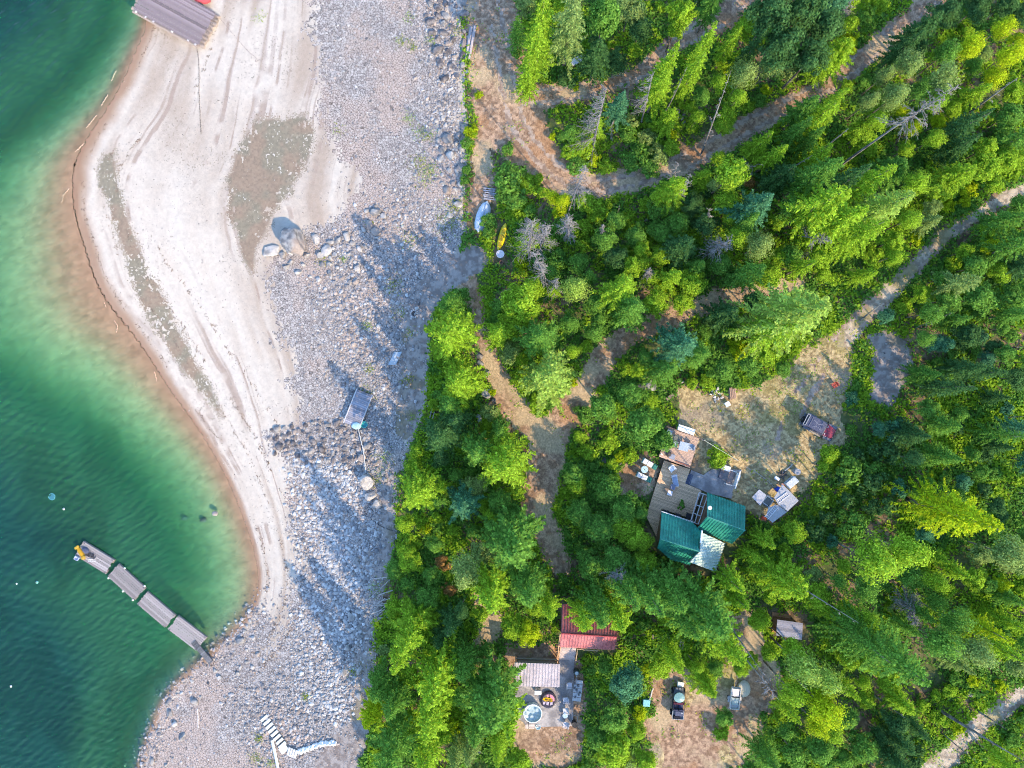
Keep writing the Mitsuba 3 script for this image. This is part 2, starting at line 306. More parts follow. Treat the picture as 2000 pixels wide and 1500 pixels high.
def damp_sheet(poly, step=0.09, lift=.015):
    x0, y0, x1, y1 = poly.bounds
    gx, gy = np.meshgrid(np.arange(x0 - 1, x1 + 1, step), np.arange(y0 - 1, y1 + 1, step))
    cx, cy = gx[:-1, :-1] + step / 2, gy[:-1, :-1] + step / 2
    fx = cx + 1.0 * (nz(cx, cy, .3, 51, 2) - .5) + 1.1 * (nz(cx, cy, 1.6, 53, 2) - .5); fy = cy + 1.0 * (nz(cx, cy, .3, 52, 2) - .5) + 1.1 * (nz(cx, cy, 1.6, 54, 2) - .5)
    keep = shapely.contains_xy(poly, fx + .22 * rgd.normal(size=fx.shape), fy + .22 * rgd.normal(size=fx.shape))
    edge = shapely.distance(shapely.points(cx.ravel(), cy.ravel()), poly.exterior).reshape(cx.shape)
    keep &= ~((nz(cx, cy, .32, 57, 2) > .60) & (edge < 1.2) & (nz(cx, cy, 2.5, 58, 2) > .5))
    n = gx.shape[1]; i, j = np.meshgrid(np.arange(n - 1), np.arange(gx.shape[0] - 1)); a = (j * n + i)[keep]
    q = np.stack([a, a + 1, a + 1 + n, a + n], 1); used, inv = np.unique(q, return_inverse=True); q = inv.reshape(q.shape)
    v = np.stack([gx.ravel(), gy.ravel(), ground(gx, gy).ravel() + lift], 1)[used]
    e = shapely.distance(shapely.points(v[:, 0], v[:, 1]), poly.exterior)
    return (v, np.vstack([q[:, [0, 1, 2]], q[:, [0, 2, 3]]])), np.c_[np.clip(e / .9, 0, 1), np.zeros(len(v))]
for _p, _l in zip(damp_polys, ('broad patch of damp brown sand below the big boulder', 'long curved strip of damp sand beside the waterline')):
    _k = numbered('damp_sand'); _m, _u = damp_sheet(_p); put(_k, _m, 'mat_damp_sand', True, uv=_u); labels[_k] = {'kind': 'structure', 'label': _l}
# the land and the lake go on outside the frame
def ring(x0, x1, y0, y1, step, keep):
    gx, gy = np.meshgrid(np.arange(x0, x1 + 1e-6, step), np.arange(y0, y1 + 1e-6, step))
    n = gx.shape[1]; i, j = np.meshgrid(np.arange(n - 1), np.arange(gx.shape[0] - 1)); a = (j * n + i).ravel()
    q = np.stack([a, a + 1, a + 1 + n, a + n], 1)
    cx, cy = (gx[:-1, :-1] + step / 2).ravel(), (gy[:-1, :-1] + step / 2).ravel()
    out = ~((cx > -72) & (cx < 70) & (cy > -56) & (cy < 56)) & keep(cx, cy)
    q = q[out]; z = ground(gx, gy)
    return np.stack([gx.ravel(), gy.ravel(), z.ravel() - .02], 1), np.vstack([q[:, [0, 1, 2]], q[:, [0, 2, 3]]])
isl = lambda x, y: sample(D_SHORE, x, y) > 0
inw = lambda x, y: sample(D_BANK, x, y) > 0
struct('far_ground', ring(-128, 398, -404, 404, 2, lambda x, y: isl(x, y) & inw(x, y)), 'mat_forest_floor', True)
struct('far_beach', ring(-128, 130, -404, 404, 2, lambda x, y: isl(x, y) & ~inw(x, y)), 'mat_shingle_beach', True)
struct('far_lakebed', ring(-400, 0, -400, 400, 2, lambda x, y: ~isl(x, y)), 'mat_lakebed', True)

# ---------------------------------------------------------------- the lake: a rippled surface over water that swallows red light first
scene['water_body'] = {'type': 'homogeneous', 'albedo': {'type': 'rgb', 'value': [.04, .20, .16]}, 'sigma_t': {'type': 'rgb', 'value': [.44, .115, .205]}, 'scale': 1.0}
def water_fn(p, n, uv):
    d = uv.x * 10; m = fbm(p.x * .10, p.y * .10, 3.0, 3)
    d = d * (.8 + .4 * m)
    c = mix(C(.080, .140, .055), C(.026, .116, .058), smoothstep(.5, 2.6, d))
    c = mix(c, C(.012, .070, .058), smoothstep(4.0, 9.5, d))
    weed = smoothstep(.54, .70, fbm(p.x * .16 + 3, p.y * .11, 12.0, 4)) * smoothstep(1.0, 2.2, uv.x * 10)
    return c * (1 - .24 * weed) * (.88 + .24 * fbm(p.x * .5, p.y * .5, 2.0, 3))
scene['mat_water'] = {'type': 'mask', 'opacity': proc(lambda p, n, uv: smoothstep(.04, .38, uv.x) * .62), 'nested': {'type': 'twosided', 'bsdf': {'type': 'principled', 'base_color': proc(water_fn), 'roughness': .12, 'specular': .35}}}
WS = 0.16
wx, wy = np.meshgrid(np.arange(-72, -24, WS), np.arange(-56, 56, WS))
rng = np.random.default_rng(11)
wz = np.zeros_like(wx)
ph = 2.2 * nz(wx, wy, 4.0, 71, 2)
for k in range(16):
    lam = 0.42 * (1.9 ** rng.random()) * (1.0 if k % 3 else 1.7)
    ang = math.radians(112 + rng.normal() * 20)
    kk = 2 * math.pi / lam
    wz += lam * .0145 * np.sin(kk * (wx * math.cos(ang) + wy * math.sin(ang)) + ph * 3.0 + rng.random() * 6.28) * (.5 + nz(wx, wy, 6.0, 80 + k, 2))
wds = sample(D_SHORE, wx, wy)
wz *= np.clip(-wds / 3.0, .1, 1)
n = wx.shape[1]; _i, _j = np.meshgrid(np.arange(n - 1), np.arange(wx.shape[0] - 1)); _a = (_j * n + _i).ravel()
q = np.stack([_a, _a + 1, _a + 1 + n, _a + n], 1)[(wds[:-1, :-1] < 2.5).ravel()]
used, inv = np.unique(q, return_inverse=True); q = inv.reshape(q.shape)
wv = np.stack([wx.ravel(), wy.ravel(), wz.ravel()], 1)[used]
med = {'interior': {'type': 'ref', 'id': 'water_body'}}
struct('water', (wv, np.vstack([q[:, [0, 1, 2]], q[:, [0, 2, 3]]])), 'mat_water', True, label='rippled green lake surface', uv=np.c_[np.clip(-ground(wv[:, 0], wv[:, 1]), 0, 9.9) / 10, np.zeros(len(wv))], **med)
fw = [trimesh.Trimesh([[a, c, 0], [b, c, 0], [b, d, 0], [a, d, 0]], [[0, 1, 2], [0, 2, 3]], process=False) for a, b, c, d in ((-400, -72, -400, 400), (-72, -24.1, 55.9, 400), (-72, -24.1, -400, -56))]
struct('far_water', cat(fw), 'mat_water', uv=np.full((12, 2), .9), **med)
# ---------------------------------------------------------------- stones
scene['mat_stone'] = {'type': 'twosided', 'bsdf': {'type': 'diffuse', 'reflectance': {'type': 'mesh_attribute', 'name': 'vertex_color'}}}
def rock_fn(p, n, uv):
    f = fbm(p.x * 2.2, p.y * 2.2, p.z * 2.2, 4); l = fbm(p.x * .45, p.y * .45, p.z * .4, 2)
    c = mix(C(0.167, 0.163, 0.167), C(0.352, 0.339, 0.33), smoothstep(.3, .7, f))
    return mix(c, C(0.334, 0.264, 0.229), smoothstep(.52, .68, l) * .6)
scene['mat_rock'] = diffuse(rock_fn)
def dark_rock_fn(p, n, uv):
    f = fbm(p.x * 2.6, p.y * 2.6, p.z * 2.6, 4)
    return mix(C(0.088, 0.0836, 0.0924), C(0.238, 0.22, 0.22), smoothstep(.3, .72, f))
scene['mat_dark_rock'] = diffuse(dark_rock_fn)
def pale_rock_fn(p, n, uv):
    f = fbm(p.x * 1.5, p.y * 1.5, p.z * 1.5, 4); k = fbm(p.x * 5, p.y * 5, p.z * 5, 3)
    return mix(C(0.264, 0.251, 0.242), C(0.44, 0.422, 0.409), smoothstep(.3, .66, f)) * (.82 + .32 * k)
scene['mat_pale_rock'] = diffuse(pale_rock_fn)
_ico = trimesh.creation.icosahedron(); _ico1 = trimesh.creation.icosphere(subdivisions=1); _ico2 = trimesh.creation.icosphere(subdivisions=2)
def rock_mesh(seed, base=_ico2, rough=.42, flat=.7):
    r = np.random.default_rng(seed); v = np.array(base.vertices)
    for _ in range(9):                                              # broken faces: cut the ball by planes
        d = r.normal(size=3); d /= np.linalg.norm(d); c = .55 + .34 * r.random()
        s = v @ d; v = v - np.outer(np.maximum(s - c, 0), d)
    v = v * (1 + rough * .55 * (meshkit.fbm(v * 1.7 + seed * 3.1, 4, seed)[:, None] - .5))
    return trimesh.Trimesh(v * [1, .6 + .35 * r.random(), flat * (.7 + .4 * r.random())], base.faces, process=False)
# small cobbles, each a faceted stone of its own tone
_cob = [rock_mesh(900 + k, _ico, .3, .62) for k in range(10)]
def cobbles(n, zone, size, seed, tones):
    r = np.random.default_rng(seed); x0, y0, x1, y1 = zone.bounds
    x0, x1, y0, y1 = max(x0 - 2, -64), min(x1 + 1, 62), max(y0, -50), min(y1, 50)
    x, y = r.uniform(x0, x1, n * 4), r.uniform(y0, y1, n * 4)
    fade = shapely.distance(shapely.points(x, y), zone.boundary) * np.where(shapely.contains_xy(zone, x, y), 1, -1) + 2.5 * (nz(x, y, 1.8, seed + 20, 3) - .5)
    ok = (r.random(n * 4) < np.clip((fade + 1.2) / 3.6, 0, 1) ** 1.5) & (r.random(n * 4) < np.clip(2.4 * (nz(x, y, 3.0, seed, 3) - .34) + .28, 0.04, 1)) & (sample(D_SHORE, x, y) > -2.0)
    x, y = x[ok][:n], y[ok][:n]; m = len(x)
    s = size[0] * (size[1] / size[0]) ** (r.random(m) ** 2.6); s *= .7 + .6 * nz(x, y, 5.0, seed + 7, 2)
    which = r.integers(0, len(_cob), m); ang = r.random(m) * 6.28
    z = ground(x, y) + .1 * s
    V, F, COL, at = [], [], [], 0
    nf = np.array(_ico.faces)
    base = np.stack([np.array(c.vertices) for c in _cob])[which]
    c, sn = np.cos(ang), np.sin(ang); st = s[:, None]
    vx = (base[:, :, 0] * c[:, None] - base[:, :, 1] * sn[:, None]) * st + x[:, None]
    vy = (base[:, :, 0] * sn[:, None] + base[:, :, 1] * c[:, None]) * st + y[:, None]
    vz = base[:, :, 2] * st + z[:, None]
    v = np.stack([vx, vy, vz], -1).reshape(-1, 3)
    f = (nf[None] + (np.arange(m) * 12)[:, None, None])
    up = base[:, nf].mean(2)[:, :, 2] > -.25                        # the undersides lie in the ground
    f = f[up]
    tones = np.array(tones); t = tones[r.integers(0, len(tones), m)] * (.72 + .5 * r.random((m, 1)))
    return trimesh.Trimesh(v, f, process=False), np.repeat(t, 12, 0)
GREYS = [(0.331, 0.322, 0.331), (0.383, 0.37, 0.365), (0.261, 0.252, 0.261), (0.452, 0.444, 0.444), (0.348, 0.296, 0.27), (0.2, 0.2, 0.213), (0.383, 0.322, 0.291), (0.157, 0.157, 0.17)]
DARKS = [(0.174, 0.165, 0.174), (0.235, 0.217, 0.217), (0.287, 0.265, 0.261), (0.131, 0.126, 0.135), (0.331, 0.278, 0.252)]
rocky_core = shapely.union_all([area([(690, 395), (770, 370), (830, 300), (880, 320), (900, 480), (840, 560), (800, 640), (805, 760), (780, 870), (765, 960), (760, 1080), (735, 1160), (715, 1300), (690, 1420), (600, 1440), (580, 1330), (560, 1230), (600, 1150), (575, 1050), (570, 930), (590, 860), (660, 800), (640, 680), (600, 560), (640, 480)]),
                                area([(790, -40), (910, -40), (915, 200), (910, 340), (860, 360), (840, 200), (800, 100)]), area([(440, 1350), (590, 1330), (650, 1420), (640, 1500), (480, 1500), (460, 1420)])])
groin = area([(515, 855), (545, 832), (600, 825), (660, 815), (720, 850), (730, 900), (690, 930), (620, 915), (570, 895), (525, 885)])
dark_bank = area([(850, -60), (905, -60), (910, 60), (905, 150), (870, 170), (845, 110), (835, 40)])
boulder_field = area([(540, 485), (600, 470), (650, 470), (700, 420), (750, 390), (765, 450), (700, 520), (720, 560), (640, 555), (560, 540)])
m, c = cobbles(15000, shapely.union_all([cobble_area, low_cobble_area]), (.06, .20), 3, GREYS)
stuff('cobbles', m, 'mat_stone', 'grey and pinkish cobbles strewn over the upper beach', color=c)
m, c = cobbles(13000, rocky_core, (.12, .34), 4, GREYS)
stuff('beach_stones', m, 'mat_stone', 'pale grey stones heaped along the foot of the wooded bank', color=c)
pale_zone = area([(560, 880), (700, 900), (740, 960), (735, 1090), (715, 1220), (690, 1400), (600, 1420), (570, 1320), (575, 1200), (590, 1100), (570, 980)])
m, c = cobbles(5200, pale_zone, (.13, .36), 14, [(.43, .43, .44), (.50, .50, .505), (.36, .355, .36), (.26, .26, .28)])
stuff('white_stones', m, 'mat_stone', 'whitish rubble along the lower beach', color=c)
m, c = cobbles(1700, area([(300, 60), (420, 90), (600, 120), (680, 300), (640, 440), (520, 540), (540, 760), (520, 850), (560, 1050), (530, 1180), (480, 1080), (400, 850), (260, 600), (170, 420), (180, 300)]), (.035, .12), 15, [(.30, .27, .25), (.40, .36, .33), (.22, .2, .19)])
stuff('sand_pebbles', m, 'mat_stone', 'scattered pebbles on the open sand', color=c)
def drift():
    r = np.random.default_rng(21); P = []
    for d, n in ((1.2, 500), (3.6, 420), (5.4, 700), (8.5, 360)):
        l = shore_line.parallel_offset(d, 'left'); l = l if l.geom_type == 'LineString' else max(l.geoms, key=lambda g: g.length)
        for u in r.uniform(.08, .8, n): q = l.interpolate(u, True); P.append((q.x + r.normal() * .12, q.y + r.normal() * .12))
    x, y = np.array(P).T; ok = (sample(D_SHORE, x, y) > .3) & (np.abs(y) < 47) & (nz(x, y, 5.0, 33, 3) > .47); x, y = x[ok], y[ok]; n = len(x)
    a = r.random(n) * 3.14; L = .06 + .16 * r.random(n) ** 2; d = np.stack([np.cos(a), np.sin(a), 0 * a], 1) * L[:, None]; w = np.stack([-np.sin(a), np.cos(a), 0 * a], 1) * (.018 + .02 * r.random((n, 1)))
    c = np.stack([x, y, ground(x, y) + .012], 1); v = np.stack([c - d - w, c + d - w, c + d + w, c - d + w, c - d * .9 + [0, 0, .035], c + d * .9 + [0, 0, .035]], 1).reshape(-1, 3); i = np.arange(n) * 6
    f = np.vstack([np.stack([i + p, i + q, i + t], 1) for p, q, t in ((0, 1, 5), (0, 5, 4), (2, 3, 4), (2, 4, 5), (1, 2, 5), (3, 0, 4))])
    return trimesh.Trimesh(v, f, process=False), np.repeat(np.array([(.20, .15, .12)]) * (.6 + 1.0 * r.random((n, 1))), 6, 0)
m, c = drift()
stuff('drift_litter', m, 'mat_stone', 'fine dark twigs and bark left in lines on the sand', color=c)
m, c = cobbles(2600, shapely.union_all([groin, dark_bank]), (.15, .42), 5, DARKS)
stuff('dark_stones', m, 'mat_stone', 'dark broken stones of the rock spit and the road bank', color=c)
shore_zone = shore_line.buffer(2.2).intersection(low_cobble_area.buffer(2))
m, c = cobbles(1500, shore_zone, (.12, .40), 6, GREYS + DARKS)
stuff('shore_stones', m, 'mat_stone', 'stones in and beside the shallow water by the gangway', color=c)
def tinyclear(n, zones, seed, tones, size): 
    return cobbles(n, zones, size, seed, tones)
m, c = tinyclear(900, shapely.union_all([area([(1690, 660), (1760, 640), (1790, 720), (1740, 800), (1690, 770)]), area([(1395, 1350), (1440, 1360), (1440, 1450), (1390, 1440)])]), 8, DARKS + GREYS, (.05, .15))
stuff('rubble', m, 'mat_stone', 'loose grey rubble on bare ground beyond the clearing', color=c)

# boulders: things of their own
_ico3 = trimesh.creation.icosphere(subdivisions=3)
BOULD = [rock_mesh(40 + k) for k in range(14)] + [rock_mesh(40 + k, _ico3, .9) for k in range(14)]
_bply = {}
def boulder(x, y, r, k, mat, name='boulder', label='', group=None, rot=0., flat=1., sink=.25, z=None):
    key = thing(name, label, 'rock', group)
    d = _bply.get((k, mat)) or _bply.setdefault((k, mat), mikit.ply(BOULD[k], mat, smooth=24))
    z = float(ground(x, y)) if z is None else z
    scene[key] = {**d, 'to_world': T().translate([float(x), float(y), z + r * flat * (.62 - sink) - .05]).rotate([0, 0, 1], math.degrees(rot)).scale([r, r, r * flat])}
    return key
TONEWORD = {'mat_rock': 'grey', 'mat_dark_rock': 'dark', 'mat_pale_rock': 'pale'}
def boulders(n, zone, rr, seed, mats, loc, axis, gap=.9):
    """axis: 0 = told apart left to right, 1 = top to bottom"""
    r = np.random.default_rng(seed); x0, y0, x1, y1 = zone.bounds; got = []; tries = 0
    while len(got) < n and tries < n * 60:
        tries += 1
        x, y = r.uniform(x0, x1), r.uniform(y0, y1)
        if abs(y) > 47 or not shapely.contains_xy(zone, x, y): continue
        s = rr[0] * (rr[1] / rr[0]) ** (r.random() ** 1.8)
        if any((x - a) ** 2 + (y - b) ** 2 < (gap * (s + t)) ** 2 for a, b, t, *_ in got): continue
        got.append((x, y, s, int(r.integers(14)), mats[int(r.integers(len(mats)))], r.random() * 6.28, .7 + .3 * r.random()))
    got.sort(key=lambda g: g[0] if axis == 0 else -g[1]); big = np.median([g[2] for g in got]); spots = ['left end', 'left part', 'middle', 'right part', 'right end'] if axis == 0 else ['top', 'upper part', 'middle', 'lower part', 'bottom']
    tellings = {}
    for i, g in enumerate(got): tellings.setdefault(('larger' if g[2] > big else 'small', TONEWORD[g[4]], spots[i * 5 // len(got)]), []).append(g)
    for (sz, tn, sp), gs in tellings.items():
        for i, g in enumerate(gs):
            o = '' if len(gs) == 1 else ('first', 'second', 'third', 'fourth', 'fifth', 'sixth', 'seventh', 'eighth', 'ninth', 'tenth')[i % 10] + (' from left' if axis == 0 else ' from top') + ' of '
            boulder(g[0], g[1], g[2], g[3], g[4], 'boulder', f'{o or "the one "}{sz} {tn} rock{"s" if o else ""}, {sp} of {loc}', f'rocks of {loc}', g[5], g[6])
boulders(70, groin, (.30, .62), 1, ['mat_rock', 'mat_dark_rock', 'mat_dark_rock'], 'the rock spit', 0)
boulders(36, dark_bank, (.38, .95), 2, ['mat_dark_rock', 'mat_dark_rock', 'mat_rock'], 'the road bank', 1)
boulders(36, boulder_field, (.30, .62), 3, ['mat_rock', 'mat_pale_rock'], 'the giant boulder field', 0)
boulders(22, area([(852, 230), (905, 230), (905, 440), (860, 420)]), (.30, .7), 4, ['mat_rock', 'mat_pale_rock'], 'the rowing boat bank', 1)
boulders(30, area([(690, 1090), (735, 1090), (715, 1300), (690, 1420), (665, 1300), (690, 1180)]), (.28, .6), 5, ['mat_pale_rock', 'mat_rock'], 'the lower stony bank', 1)
boulders(26, low_cobble_area.intersection(shore_line.buffer(5)), (.25, .55), 6, ['mat_pale_rock', 'mat_rock'], 'the gangway shore', 1)
boulders(14, area([(935, 690), (955, 740), (970, 800), (975, 860), (950, 865), (930, 800)]), (.3, .8), 7, ['mat_dark_rock', 'mat_rock'], 'the footpath rock wall', 1)
boulders(12, area([(1165, 890), (1215, 880), (1210, 960), (1170, 960)]), (.3, .7), 8, ['mat_dark_rock', 'mat_rock'], 'the outcrop by the loungers', 1)
boulders(14, area([(1295, 215), (1335, 215), (1345, 250), (1300, 255)]), (.25, .6), 9, ['mat_rock', 'mat_dark_rock'], 'the rubble by bare trunks', 0)
boulders(8, area([(735, 935), (720, 905), (760, 900), (770, 940)]), (.3, .5), 10, ['mat_rock'], 'the rope foot', 0)
def special(px, py, rpx, k, mat, label, flat=.8, rot=0., sink=.2, name='boulder', group=None):
    p = G(px, py); return boulder(p[0], p[1], rpx * PXM(p[2]), k + 14, mat, name, label, group, rot, flat, sink)
special(577, 478, 33, 3, 'mat_rock', 'giant grey boulder with a shaded dark side on the beach', 1.0, 1.9, .12)
special(531, 491, 17, 5, 'mat_pale_rock', 'low flat pale boulder just left of the giant boulder', .45, .3, .2)
special(552, 497, 9, 7, 'mat_rock', 'narrow brown rock wedged against the giant boulder', .8, 1.5)
special(640, 488, 14, 9, 'mat_pale_rock', 'flat pale slab right of the giant boulder', .5, .9)
special(617, 468, 12, 2, 'mat_pale_rock', 'pale slab above right of the giant boulder', .6, 2.)
special(718, 938, 19, 1, 'mat_pale_rock', 'pale cracked boulder at the end of the white rope', .9, 1.4, .15)
special(724, 968, 13, 8, 'mat_pale_rock', 'smaller pale boulder below the cracked one', .8, .4)
special(735, 985, 12, 11, 'mat_pale_rock', 'lowest of the three pale boulders below the rope', .7, .4)
special(717, 872, 9, 6, 'mat_rock', 'reddish rock beside the white rope, upper one', .8, .4)
special(708, 895, 10, 4, 'mat_rock', 'rounded rock beside the white rope, lower one', .8, 1.4)
for a, b, r, k, l in ((735, 415, 12, 3, 'largest brown rock of the trio above the pine shadow'), (722, 440, 10, 5, 'middle rock of the trio in the pine shadow'), (733, 452, 11, 9, 'lowest rock of the trio in the pine shadow')):
    special(a, b, r, k, 'mat_rock', l, .8, k)
special(1271, 752, 14, 10, 'mat_rock', 'largest pale rock of the pile left of the clearing', .9)
special(1279, 735, 11, 2, 'mat_dark_rock', 'dark rock at the top of the pile left of the clearing', .9)
special(1261, 737, 9, 4, 'mat_dark_rock', 'dark rock at the left of the pile by the clearing', .9)
special(1254, 755, 10, 6, 'mat_dark_rock', 'dark rock low in the pile by the clearing', .8)
special(1290, 762, 8, 8, 'mat_pale_rock', 'small pale rock right of the pile by the clearing', .8)
special(1330, 745, 6, 12, 'mat_pale_rock', 'single pale rock at the upper edge of the clearing', .8)
special(1898, 1355, 10, 5, 'mat_rock', 'rock in the bare brown patch above the pale track', .7)
for a, b, l in ((360, 1012, 'left'), (397, 1015, 'middle'), (105, 103, 'lone')):
    q_ = U(a, b, -.6); q_ = U(a, b, float(ground(q_[0], q_[1])))
    boulder(q_[0], q_[1], .45, 3, 'mat_dark_rock', 'boulder', {'left': 'dark sunken rock, the left of two in the green bay', 'middle': 'dark sunken rock, the right of two in the green bay', 'lone': 'lone dark rock sunk off the upper sand beach'}[l])
_q = U(421, 1003, .0); boulder(_q[0], _q[1], .42, 9, 'mat_rock', 'boulder', 'dark rock breaking the surface near the bay shore', z=-.1)
# ---------------------------------------------------------------- trees and shrubs
scene['mat_leaf'] = {'type': 'principledthin', 'base_color': {'type': 'mesh_attribute', 'name': 'vertex_color'}, 'roughness': .65, 'diff_trans': 1.0, 'spec_trans': 0.0}
def bark_fn(p, n, uv):
    f = fbm(p.x * 6, p.y * 6, p.z * 1.2, 3)
    return mix(C(.10, .08, .065), C(.26, .225, .20), smoothstep(.3, .7, f))
def snag_fn(p, n, uv):
    f = fbm(p.x * 6, p.y * 6, p.z * 1.0, 3)
    return mix(C(.13, .12, .12), C(.28, .265, .265), smoothstep(.3, .7, f))
scene['mat_bark'] = diffuse(bark_fn)
scene['mat_dead_wood'] = diffuse(snag_fn)
# leaf colours: (darker, lighter); each leaf takes a tone between them
TONE = {'L': ((0.154, 0.302, 0.0157), (0.41, 0.622, 0.0582)), 'G': ((0.0798, 0.213, 0.0314), (0.222, 0.442, 0.0784)), 'D': ((0.0388, 0.125, 0.0381), (0.12, 0.252, 0.0806)), 'B': ((0.0524, 0.168, 0.0896), (0.146, 0.37, 0.185)),
        'Y': ((0.257, 0.403, 0.0157), (0.57, 0.672, 0.0291)), 'O': ((0.171, 0.274, 0.0784), (0.353, 0.482, 0.146)), 'R': ((0.262, 0.146, 0.0504), (0.502, 0.314, 0.118)), 'P': ((0.228, 0.381, 0.0627), (0.445, 0.605, 0.123))}
def quads(c, a, b):
    """leaves: centres c, half-axes a (along) and b (across): kite-shaped, two triangles"""
    n = len(c); v = np.stack([c - a, c + b * .9 - a * .1, c + a, c - b * .9 - a * .1], 1).reshape(-1, 3)
    i = np.arange(n) * 4
    return v, np.vstack([np.stack([i, i + 1, i + 2], 1), np.stack([i, i + 2, i + 3], 1)])
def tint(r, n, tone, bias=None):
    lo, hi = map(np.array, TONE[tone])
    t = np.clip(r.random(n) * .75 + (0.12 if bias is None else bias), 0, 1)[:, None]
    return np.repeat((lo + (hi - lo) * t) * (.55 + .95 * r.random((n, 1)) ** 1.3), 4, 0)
def unit(v): return v / (np.linalg.norm(v, axis=-1, keepdims=True) + 1e-9)
def conifer(seed, tone, h=12., r0=2.8, base=.12, nb=150, droop=.25, twig=.42, wid=.085, shape=.85, step=.17, lift=.1, gaps=.0):
    """crown: whorled branches, each a flat spray of twigs"""
    r = np.random.default_rng(seed); Cc, A, B, bias = [], [], [], []
    for k in range(nb):
        t = (k + r.random() * .8) / nb; z = h * (base + (1 - base) * t ** .9)
        L = r0 * ((1 - t) ** shape) * (.72 + .5 * r.random()) + .12
        if r.random() < .06: L *= 1.25
        az = k * 2.399963 + r.normal() * .35
        if r.random() < gaps * (1.3 - t) or math.sin(az * 1.0 + seed) > 1.02 - gaps * .8: L *= .45 + .3 * r.random()
        d = np.array([math.cos(az), math.sin(az), 0]); side = np.array([-d[1], d[0], 0])
        m = max(3, int(L / step)); s = (np.arange(m) + r.random(m)) / m
        s = s ** .8
        z_ = z + L * (lift * s - droop * s ** 2 + .06 * np.sin(s * 5))
        p = np.outer(s * L, d) + np.stack([0 * s, 0 * s, z_], 1) + r.normal(size=(m, 3)) * .03
        for sg in (-1, 1):
            tl = (twig * (1.05 - s) * min(L, 2.6) * .55 + .16) * (.7 + .6 * r.random(m))
            dirv = unit(d * .75 + sg * side * .8 + np.stack([0 * s, 0 * s, -.18 + .25 * r.normal(size=m)], 1))
            c = p + dirv * tl[:, None] * .5
            Cc.append(c); A.append(dirv * tl[:, None] * .55)
            nrm = unit(np.cross(dirv, side) * 0 + np.array([0, 0, 1.]) + r.normal(size=(m, 3)) * .45)
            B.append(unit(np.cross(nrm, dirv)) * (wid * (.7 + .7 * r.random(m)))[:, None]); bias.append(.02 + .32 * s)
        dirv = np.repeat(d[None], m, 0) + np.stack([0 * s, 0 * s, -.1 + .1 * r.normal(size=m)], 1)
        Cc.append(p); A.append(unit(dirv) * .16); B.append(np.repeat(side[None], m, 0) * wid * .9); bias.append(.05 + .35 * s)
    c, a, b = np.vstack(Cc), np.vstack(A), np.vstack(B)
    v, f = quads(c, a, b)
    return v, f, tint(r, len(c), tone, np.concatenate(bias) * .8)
def conifer_any(seed, tone):
    r = np.random.default_rng(seed + 1); return conifer(seed, tone, nb=int(r.integers(95, 165)), droop=r.uniform(.12, .42), twig=r.uniform(.36, .56), wid=r.uniform(.07, .10), shape=r.uniform(.62, 1.05), base=r.uniform(.06, .26), lift=r.uniform(.0, .18), gaps=r.uniform(.0, .22))
def broadleaf(seed, tone, h=8., r0=2.2, base=.25, nclump=70, per=75, leaf=.14, spread=.42, hollow=.55, cone=.0):
    """crown: clumps of leaves spread through an uneven egg"""
    r = np.random.default_rng(seed); Cc, N = [], []
    lobes = unit(r.normal(size=(6, 3))); la = .75 + .45 * r.random(6)
    for k in range(nclump):
        d = unit(r.normal(size=3)); d[2] = abs(d[2]) * .9 - .25 * (r.random() < .35)
        rad = (hollow + (1 - hollow) * r.random()) * (.52 + .56 * np.max(np.maximum(lobes @ d, 0) ** 1.5 * la))
        zc = h * (base + (1 - base) * .5) + d[2] * rad * h * (1 - base) * .52
        cc = np.array([d[0] * rad * r0, d[1] * rad * r0, zc]); cr = spread * (.6 + .8 * r.random()) * r0 / 2.2
        cc[:2] *= 1 - cone * np.clip((zc / h - base) / (1 - base), 0, 1)
        n = int(per * (.6 + .8 * r.random())); q = r.normal(size=(n, 3)); q = unit(q) * (r.random((n, 1)) ** .45)
        q[:, 2] *= .7
        Cc.append(cc + q * cr); N.append(unit(q * .7 + d * .8 + [0, 0, .55] + r.normal(size=(n, 3)) * .35))
    c, nn = np.vstack(Cc), np.vstack(N)
    a = unit(np.cross(nn, r.normal(size=nn.shape))); b = np.cross(nn, a); l = leaf * (.6 + .8 * r.random((len(c), 1)))
    v, f = quads(c, a * l, b * l * .62)
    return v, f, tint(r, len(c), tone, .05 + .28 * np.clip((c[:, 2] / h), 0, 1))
def trunk_mesh(h, r, seed=0, bend=.02, n=7):
    g = np.random.default_rng(seed); z = np.linspace(-.4, h, 7)
    p = np.stack([bend * h * np.sin(z / h * 2 + g.random() * 6) * .5, bend * h * np.cos(z / h * 1.7 + g.random() * 6) * .5, z], 1); p[:, :2] -= p[0, :2]
    return tube(p, r * (1 - .86 * np.linspace(0, 1, 7)), n)
KIND = {  # builder, natural height, natural radius, variants, trunk radius, trunk part of the height
    'c': (conifer_any, 12., 2.8, 6, .17, .97),
    'k': (lambda s, t: conifer(s, t, h=16., r0=4.2, base=.2, nb=120, droop=.42, twig=.5, wid=.10, shape=.7, step=.2, lift=.16), 16., 4.2, 2, .24, .97),
    'd': (lambda s, t: broadleaf(s, t, nclump=66, per=92, leaf=.112, spread=.50, hollow=.45, cone=.2), 8., 2.2, 5, .12, .7),
    'b': (lambda s, t: broadleaf(s, t, h=12., r0=2.6, base=.25, nclump=95, per=50, leaf=.10, spread=.62, hollow=.3, cone=.55), 12., 2.6, 4, .11, .9),
    's': (lambda s, t: broadleaf(s, t, h=1.8, r0=1.2, base=.0, nclump=34, per=46, leaf=.11, spread=.55, hollow=.45), 1.8, 1.2, 3, .05, .6)}
_tr = {k: [trunk_mesh(v[1] * v[5], v[4], 7 + i) for i in range(2)] for k, v in KIND.items()}
